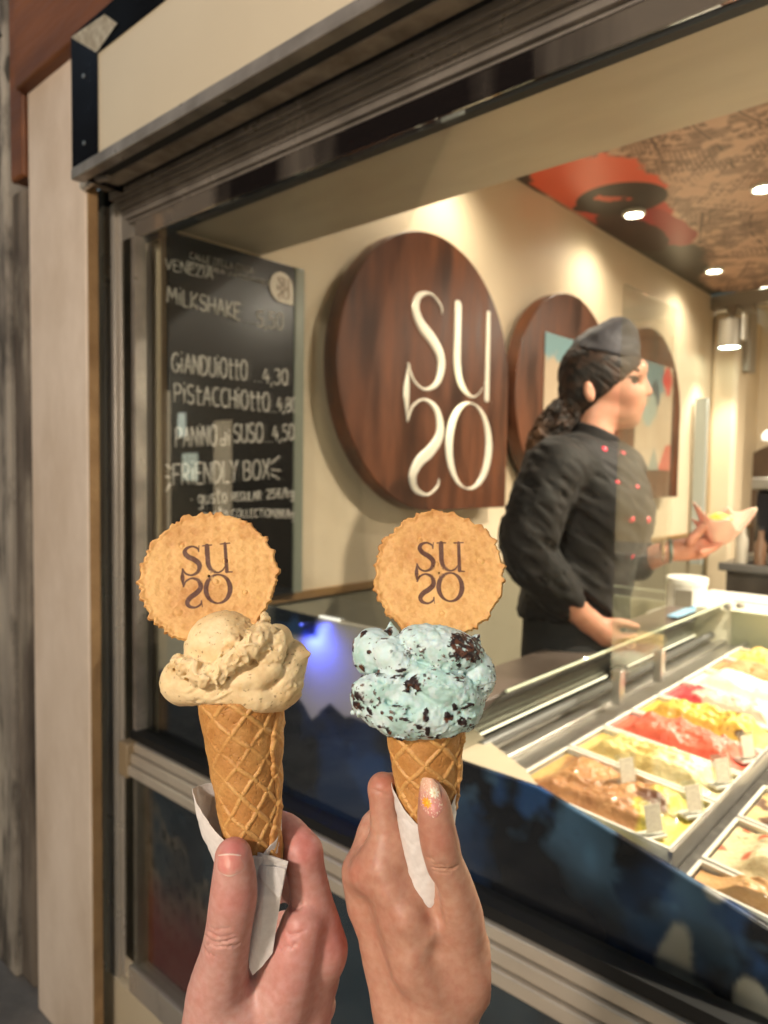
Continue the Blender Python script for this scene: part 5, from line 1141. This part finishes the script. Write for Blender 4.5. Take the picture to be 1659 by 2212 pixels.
# ================================================================ shop worker
M['red_button'] = mat('red_button', (.75, .03, .07), None, rough=.35)
PD = 1.95
def pp(px, py, z=0.0):
    d = PD - z; return np.array([(px - CX) / FPX * d, (CY - py) / FPX * d, -d])
po = pp(1240, 1300); PM = CM @ Matrix.Translation(Vector(po))
def q(px, py, z=0): return pp(px, py, z) - po
pr_ = PD / FPX                                   # metres per print pixel at the worker
def c4(*L): return [np.array([*q(a, b, z), r]) for a, b, z, r in L]
person = thing('person', 'woman in black jacket and cap with a dark ponytail, holding out a paper wrap', 'person', mtx=PM)
s = SDF((-.30, -.45, -.26), (.56, .82, .28), .0064, .10)
E = lambda px, py, z, rx, ry, rz, deg=0: s.ellipsoid(q(px, py, z), (rx * pr_, ry * pr_, rz), rot2(deg) if deg else None)
# head
s.add(E(1300, 806, 0, 84, 86, .074)); s.add(E(1336, 848, 0, 54, 74, .062, 8), .03); s.add(E(1346, 890, 0, 34, 34, .045), .02); s.add(E(1366, 911, 0, 14, 13, .020), .014); s.add(E(1318, 890, 0, 38, 24, .050, -20), .012)
s.add(E(1383, 797, 0, 12, 16, .04), .02); s.add(s.capsule(q(1386, 810), q(1401, 848), 7 * pr_, 9 * pr_), .008); s.add(E(1390, 852, .009, 8, 6, .008), .006); s.add(E(1390, 852, -.009, 8, 6, .008), .006)
s.add(E(1374, 880, 0, 14, 16, .030), .015); s.add(E(1382, 876, 0, 9, 5.5, .021), .004); s.add(E(1380, 889, 0, 9, 6, .019), .004); s.sub(s.capsule(q(1390, 882.5, -.022), q(1390, 882.5, .022), 1.8 * pr_, 1.8 * pr_), .003); s.sub(E(1388, 899, 0, 9, 5, .02), .006)
s.sub(E(1377, 822, .040, 13, 9, .022), .015); s.sub(E(1377, 822, -.040, 13, 9, .022), .015); s.add(E(1366, 822, .034, 10, 9, .014), .004); s.add(E(1366, 822, -.034, 10, 9, .014), .004)
s.add(E(1360, 852, .044, 22, 20, .022), .02); s.add(E(1273, 846, .072, 12, 24, .012, 12), .008); s.add(E(1273, 846, -.072, 12, 24, .012, 12), .008); s.sub(E(1277, 843, .084, 6, 12, .006), .004)
# neck and trunk
s.add(s.chain(c4((1286, 905, 0, .050), (1274, 985, 0, .058)), 0), .03)
body = s.chain(c4((1268, 1060, 0, .108), (1258, 1180, 0, .106), (1240, 1300, 0, .104), (1236, 1420, 0, .112)), 0); s.add(smin(body, s.ellipsoid(q(1290, 1120, .02), (86 * pr_, 84 * pr_, .115)), .05), .05)
s.add(s.chain(c4((1205, 1008, .10, .050), (1330, 1012, -.10, .046)), 0), .06)
# arms: near arm bent down to the ledge, far arm reaching out
near_arm = c4((1196, 1014, .13, .050), (1156, 1110, .155, .044), (1144, 1196, .158, .040), (1222, 1294, .15, .036), (1270, 1340, .13, .029)); s.add(s.chain(near_arm, 0), .02)
far_arm = c4((1340, 1022, -.12, .042), (1348, 1140, -.13, .040), (1372, 1210, -.10, .037), (1440, 1192, -.04, .030), (1475, 1188, -.03, .029)); s.add(s.chain(far_arm, 0), .015)
# near hand: palm and five fingers
s.add(s.chain(c4((1272, 1342, .13, .030), (1305, 1368, .12, .034)), 0), .012); s.add(E(1308, 1368, .12, 30, 26, .020, -30), .01)
for i, (a, b, z) in enumerate(((1372, 1374, .115), (1366, 1388, .105), (1352, 1396, .095), (1338, 1399, .088))):
    s.add(s.chain(c4((1318 - i * 4, 1374 + i * 5, .125 - i * .010, .0125), (1345 - i * 5, 1374 + i * 7, .125 - i * .01, .0110), (a, b, z, .0085)), 0), .006)
s.add(s.chain(c4((1305, 1348, .13, .015), (1340, 1345, .135, .0125), (1376, 1354, .125, .0095)), 0), .006)
# far hand, palm up under the wrap
s.add(s.chain(c4((1475, 1188, -.03, .029), (1510, 1182, -.02, .034)), 0), .01)
for i in range(4):
    z = .012 - i * .020; s.add(s.chain(c4((1515, 1192 - i * 3, z, .013), (1548, 1178 - i * 4, z, .0115), (1572, 1150 - i * 5, z, .0095)), 0), .006)
s.add(s.chain(c4((1490, 1170, .01, .014), (1512, 1146, .022, .0125), (1530, 1128, .022, .0095)), 0), .006)
BD = s
V, F = s.mesh(2); n = fbm(V, 14, 3, 5); col = mix((.54, .255, .17), (.62, .32, .225), n)
ck = np.exp(-(((V - q(1352, 862, .05)) / .032) ** 2).sum(-1)); col = mix(col, np.broadcast_to((.62, .20, .15), col.shape), ck * .6)
lp = np.exp(-(((V - q(1386, 883, 0)) / np.array([.014, .011, .026])) ** 2).sum(-1)); col = mix(col, np.broadcast_to((.42, .06, .07), col.shape), np.clip(lp * 1.5, 0, .9))
hd = np.exp(-(((V - q(1540, 1170, 0)) / .07) ** 2).sum(-1)); col = mix(col, np.broadcast_to((.62, .22, .15), col.shape), hd * .6)
mesh_obj('body', V, F, mat('face_skin', (1, 1, 1), (.94, .88, .86), 60, .45, attr='Col', sss=.15), person, 180, col)
def on_solid(S_, px_, py_, lift=0.0, z=.1):
    for _ in range(8):
        v = q(px_, py_, z); zz = float(top_z(S_, np.array([v[0]]), np.array([v[1]]))[0]); z = zz if zz == zz else z
    return q(px_, py_, z + lift)
flip = lambda v, f_: np.array([v[0], v[1], v[2] * f_])
for f_ in (1, -1):
    e_ = on_solid(BD, 1368, 822, -.004); MB().lathe([(0, -.010), (.010, -.008), (.013, -.002), (.011, .004), (0, .006)], n=16).build('eye', mat('eye_dark', (.03, .018, .014), None, rough=.15), person).location = Vector(flip(e_, f_))
    MB().tube([flip(on_solid(BD, a_, b_, .001), f_) for a_, b_ in ((1344, 804), (1356, 797), (1368, 795), (1380, 800))], [.003, .005, .006, .004], 8).build('eyebrow', mat('brow', (.025, .014, .010), None, rough=.8), person)
    MB().tube([flip(on_solid(BD, a_, b_, .001), f_) for a_, b_ in ((1353, 819), (1362, 814), (1371, 814), (1379, 819))], [.002, .0035, .004, .003], 8).build('eyelashes', mat('lash', (.012, .008, .008), None, rough=.8), person)
# jacket
s = SDF((-.30, -.14, -.27), (.32, .50, .30), .0060, .10); JK = s
E = lambda px, py, z, rx, ry, rz, deg=0: s.ellipsoid(q(px, py, z), (rx * pr_, ry * pr_, rz), rot2(deg) if deg else None)
g = .014
body = s.chain(c4((1272, 1055, 0, .125 + g), (1258, 1180, 0, .128 + g), (1240, 1290, 0, .128 + g), (1236, 1345, 0, .135 + g)), 0); s.add(smin(body, s.ellipsoid(q(1300, 1110, .02), (104 * pr_, 100 * pr_, .140)), .05))
s.add(s.chain(c4((1205, 1008, .10, .062 + g), (1335, 1012, -.10, .055 + g)), 0), .07)
s.add(s.chain(c4((1196, 1014, .13, .062 + g), (1156, 1110, .155, .056 + g), (1144, 1196, .158, .050 + g), (1222, 1294, .15, .048)), 0), .018)
s.add(s.chain(c4((1340, 1022, -.12, .055 + g), (1348, 1140, -.13, .052 + g), (1372, 1210, -.10, .044 + g)), 0), .015)
s.sub(s.capsule(q(1236, 1306, .148), q(1290, 1352, .13), .040, .046), .004)                       # open cuff
lo_ = s.P[..., 1] - q(0, 1330)[1]; s.d = smax(s.d, -lo_, .01)
nk = s.capsule(q(1300, 880, 0), q(1290, 985, 0), .085, .060); s.sub(nk, .01)
fw = s.P * np.array([1, 1, 1]); Rr = rot2(-40)
wr = 1 - np.abs(2 * fbm((fw @ Rr) * np.array([.35, 1.3, .7]), 26, 3, 14) - 1) * 1.4
elb = np.exp(-(((s.P - q(1150, 1190, .17)) / np.array([.10, .16, .12])) ** 2).sum(-1)) + .45; s.d = s.d - .020 * (wr - .45) * elb - .004 * (fbm(fw, 20, 2, 17) - .5)
V, F = s.mesh(1)
jm = mat('black_cotton', (.0085, .007, .007), (.013, .010, .010), 6, .68, spec=.3, bump=.15, bscale=250, sheen=.05, bdist=.002); mesh_obj('jacket', V, F, jm, person, 180)
s = SDF(q(1180, 1080, -.14), q(1420, 850, .14), .0045); tor = s.chain(c4((1270, 1000, 0, .066), (1308, 925, 0, .064)), 0)
ring = np.maximum(np.abs(s.capsule(q(1262, 990, 0), q(1302, 915, 0), .070, .066)) - .005, np.abs(((s.P - q(1286, 955, 0)) @ _n(np.array([.42, .9, 0.])).astype(np.float32))) - .026); s.d = ring; V, F = s.mesh(1); mesh_obj('collar', V, F, jm, person, 180)
def on_jacket(px_, py_):
    z = .1
    for _ in range(8):
        v = q(px_, py_, z); zz = float(top_z(JK, np.array([v[0]]), np.array([v[1]]))[0]); z = zz if zz == zz else z
    return q(px_, py_, z)
for px_, py_ in ((1304, 972), (1333, 1043), (1364, 1121), (1362, 1200), (1344, 982), (1374, 1053), (1398, 1123)):
    b = MB().lathe([(0, -.006), (.0085, -.006), (.0095, 0), (.006, .004), (0, .005)], n=16).build('button', M['red_button'], person); b.location = Vector(on_jacket(px_, py_))
s = SDF(q(1080, 2200, -.22), q(1420, 1290, .22), .010, .10)
s.add(s.chain(c4((1238, 1340, 0, .135), (1238, 1440, 0, .142)), 0)); s.add(s.chain(c4((1225, 1450, .07, .095), (1230, 1740, .08, .068), (1220, 1960, .08, .050), (1220, 2095, .08, .043)), 0), .04); s.add(s.chain(c4((1250, 1450, -.07, .095), (1255, 1740, -.08, .068), (1250, 1960, -.08, .050), (1250, 2095, -.08, .043)), 0), .04)
for z in (.08, -.08): s.add(s.chain(c4((1215, 2100, z, .043), (1310, 2112, z, .032)), 0), .03)
V, F = s.mesh(1); mesh_obj('trousers', V, F, mat('black_trousers', (.010, .009, .009), None, rough=.8), person, 180)
# cap
s = SDF(q(1190, 840, -.12), q(1410, 660, .12), .0036); nrm = np.array([.28, 1, 0], np.float32); nrm /= np.linalg.norm(nrm)
E = lambda px, py, z, rx, ry, rz, deg=0: s.ellipsoid(q(px, py, z), (rx * pr_, ry * pr_, rz), rot2(deg) if deg else None)
s.add(E(1300, 775, 0, 82, 48, .080, 16)); s.add(s.chain(c4((1268, 752, 0, .036), (1322, 718, 0, .040), (1350, 722, 0, .034)), 0), .035); s.add(s.chain(c4((1300, 735, .03, .030), (1345, 712, .03, .026)), 0), .02)
s.sub(s.capsule(q(1290, 702, 0), q(1356, 672, 0), .012, .010), .02)
s.d = smax(s.d, -((s.P - q(1300, 776, 0)) @ nrm), .006); s.d = s.d - .004 * (1 - np.abs(2 * fbm(s.P * np.array([1, .6, 1]), 22, 3, 24) - 1) * 1.5 - .4)
bandd = np.maximum(np.abs((s.P - q(1300, 776, 0)) @ nrm - .014) - .015, E(1300, 778, 0, 84, 52, .083, 16)); s.add(bandd, .002)
V, F = s.mesh(1); mesh_obj('cap', V, F, mat('cap_cloth', (.016, .014, .020), (.028, .025, .033), 8, .7, sheen=.15), person, 180)
# hair: swept back under the cap into a curly ponytail
s = SDF(q(1110, 1010, -.13), q(1420, 690, .13), .0040); E = lambda px, py, z, rx, ry, rz, deg=0: s.ellipsoid(q(px, py, z), (rx * pr_, ry * pr_, rz), rot2(deg) if deg else None)
s.add(E(1298, 812, 0, 91, 88, .083)); nr = np.array([-.62, .78, 0], np.float32); s.d = smax(s.d, -((s.P - q(1318, 838, 0)) @ nr), .010); s.add(E(1250, 850, 0, 38, 46, .060), .02)
s.sub(E(1276, 850, .088, 20, 30, .026), .01)
wv = fbm((s.P @ rot2(-38)) * np.array([.35, 2.0, 1]), 38, 3, 33); s.d -= .0045 * (1 - np.abs(2 * wv - 1) * 1.6 - .35)
pt = s.chain(c4((1244, 862, 0, .030), (1226, 888, 0, .040), (1196, 922, .01, .044), (1166, 958, .02, .030), (1148, 985, .02, .012)), 0); pt = pt - .015 * (1 - np.abs(2 * fbm(s.P @ rot2(40) * np.array([.7, 1.3, 1]), 46, 3, 37) - 1) * 1.7 - .35); s.add(pt, .01)
V, F = s.mesh(1); col = mix((.010, .0055, .004), (.040, .019, .011), sstep(.4, .65, fbm(V * np.array([1, 1, 1]), 60, 3, 39))); col = mix(col, np.broadcast_to((.11, .05, .022), col.shape), sstep(q(1190, 0)[0], q(1140, 0)[0], V[:, 0]) * .8)
mesh_obj('hair', V, F, mat('hair', (1, 1, 1), (.7, .7, .7), 90, .58, attr='Col', spec=.3, stretch=(1, .3, 1), bump=.4, bscale=160, bdist=.003), person, 180, col)
MB().tube([q(1447 + 3 * math.sin(a), 1190 + 24 * math.cos(a) * .95, -.04 + .031 * math.sin(a)) for a in np.linspace(0, 2 * PI, 24)], .006, 8).build('watch_strap', mat('watch_grey', (.16, .18, .15), None, rough=.3), person)
MB().tube([q(1430 + 3 * math.sin(a), 1192 + 25 * math.cos(a) * .95, -.045 + .032 * math.sin(a)) for a in np.linspace(0, 2 * PI, 24)], .0025, 8).build('bracelet', mat('gold', (.75, .50, .18), None, rough=.25, metal=.9), person)
# paper wrap with an orange pastry in the reaching hand
wp = thing('paper_wrap', 'pink paper wrap in the outstretched hand of the shop worker', 'paper wrap', mtx=CM @ Matrix.Translation(Vector(pp(1550, 1140, 0))))
wo = pp(1550, 1140, 0) - po
nu, nv = 70, 24; TH, Q = np.meshgrid(np.linspace(-PI, PI, nu), np.linspace(0, 1, nv), indexing='ij'); R = .012 + .050 * Q ** .7 * (1 + .25 * np.sin(3 * TH + .6) + .15 * np.sin(5 * TH)); H = -.045 + .075 * Q * (1 + .35 * np.sin(2 * TH + 2.2) + .2 * np.sin(5 * TH))
V = np.stack([np.cos(TH) * R * 1.15 + .004, H, np.sin(TH) * R], -1).reshape(-1, 3); o = mesh_obj('paper', V, grid_faces(nu, nv), mat('pink_paper', (.72, .52, .42), (.66, .44, .36), 30, .8, sss=.2), wp, 60); sm = o.modifiers.new('solid', 'SOLIDIFY'); sm.thickness = .001
pa_ = thing('pastry', 'orange glazed pastry sitting in the pink paper wrap', 'pastry', mtx=CM @ Matrix.Translation(Vector(pp(1552, 1122, .0))))
s = SDF((-.05, -.03, -.05), (.05, .035, .05), .003); s.add(s.ellipsoid((0, 0, 0), (.036, .017, .030))); s.d -= .010 * (fbm(s.P, 50, 3, 3) - .5); V, F = s.mesh(1); mesh_obj('glazed_dough', V, F, mat('orange_glaze', (.80, .28, .03), (.70, .42, .12), 50, .3), pa_, 180)
# ================================================================ house across the lane, with added street lamp and lit window
t = thing('added_street_lamp', 'unseen black street lamp with a warm lantern, added to light the shop front', 'street lamp', (.05, -1.75, 0))
MB().lathe([(.09, 0), (.07, .25), (.035, .3), (.03, 2.35), (.0, 2.35)], n=20).build('post', M['black'], t)
MB().lathe([(.05, 2.35), (.12, 2.62), (.0, 2.62)], n=6).build('lantern', mat('lantern_glass', (.9, .8, .6), None, emit=(1, .85, .6), estr=6), t)
MB().lathe([(.15, 2.62), (.03, 2.76), (.0, 2.76)], n=6).build('cap', M['black'], t)
lamp('lantern_glow', 'POINT', (-.12, .2, 2.45), 72, WARM2, None, .10, parent=t)  # unseen key light added for the hands and shop front
h = thing('house', 'dark rendered house across the lane with a lit window added as fill', 'house', (0, -4.2, 0))
MB().box(-14, 14, -.4, 0, 0, 7).build('wall', mat('dark_render', (.025, .02, .016), (.018, .014, .011), 1.5, .9), h)
MB().box(-.7, 3.3, .001, .02, .6, 2.6).build('window', mat('fill_window', (.8, .7, .5), None, emit=(1, .78, .5), estr=.8), h)  # large lit window added as low front fill
for x0, x1, z0, z1, c, e in ((-9.52, -9.34, 2.0, 2.35, (.95, 1, .85), .6), (-9.40, -9.02, 1.35, 1.75, (.95, 1, .8), .45), (-10.3, -9.75, .1, 2.7, (1, .72, .45), .35), (-8.6, -8.2, .2, 2.2, (1, .7, .42), .3)):
    MB().box(x0, x1, .001, .02, z0, z1).build('window', mat('far_lit_window', (.5, .45, .35), None, emit=c, estr=e), h)
lamp('window_fill', 'AREA', (1.3, .1, 1.6), 22, WARM2, (0.2, 6, 1.3), 3.6, parent=h, size_y=2.0)  # added area light that does the window's filling
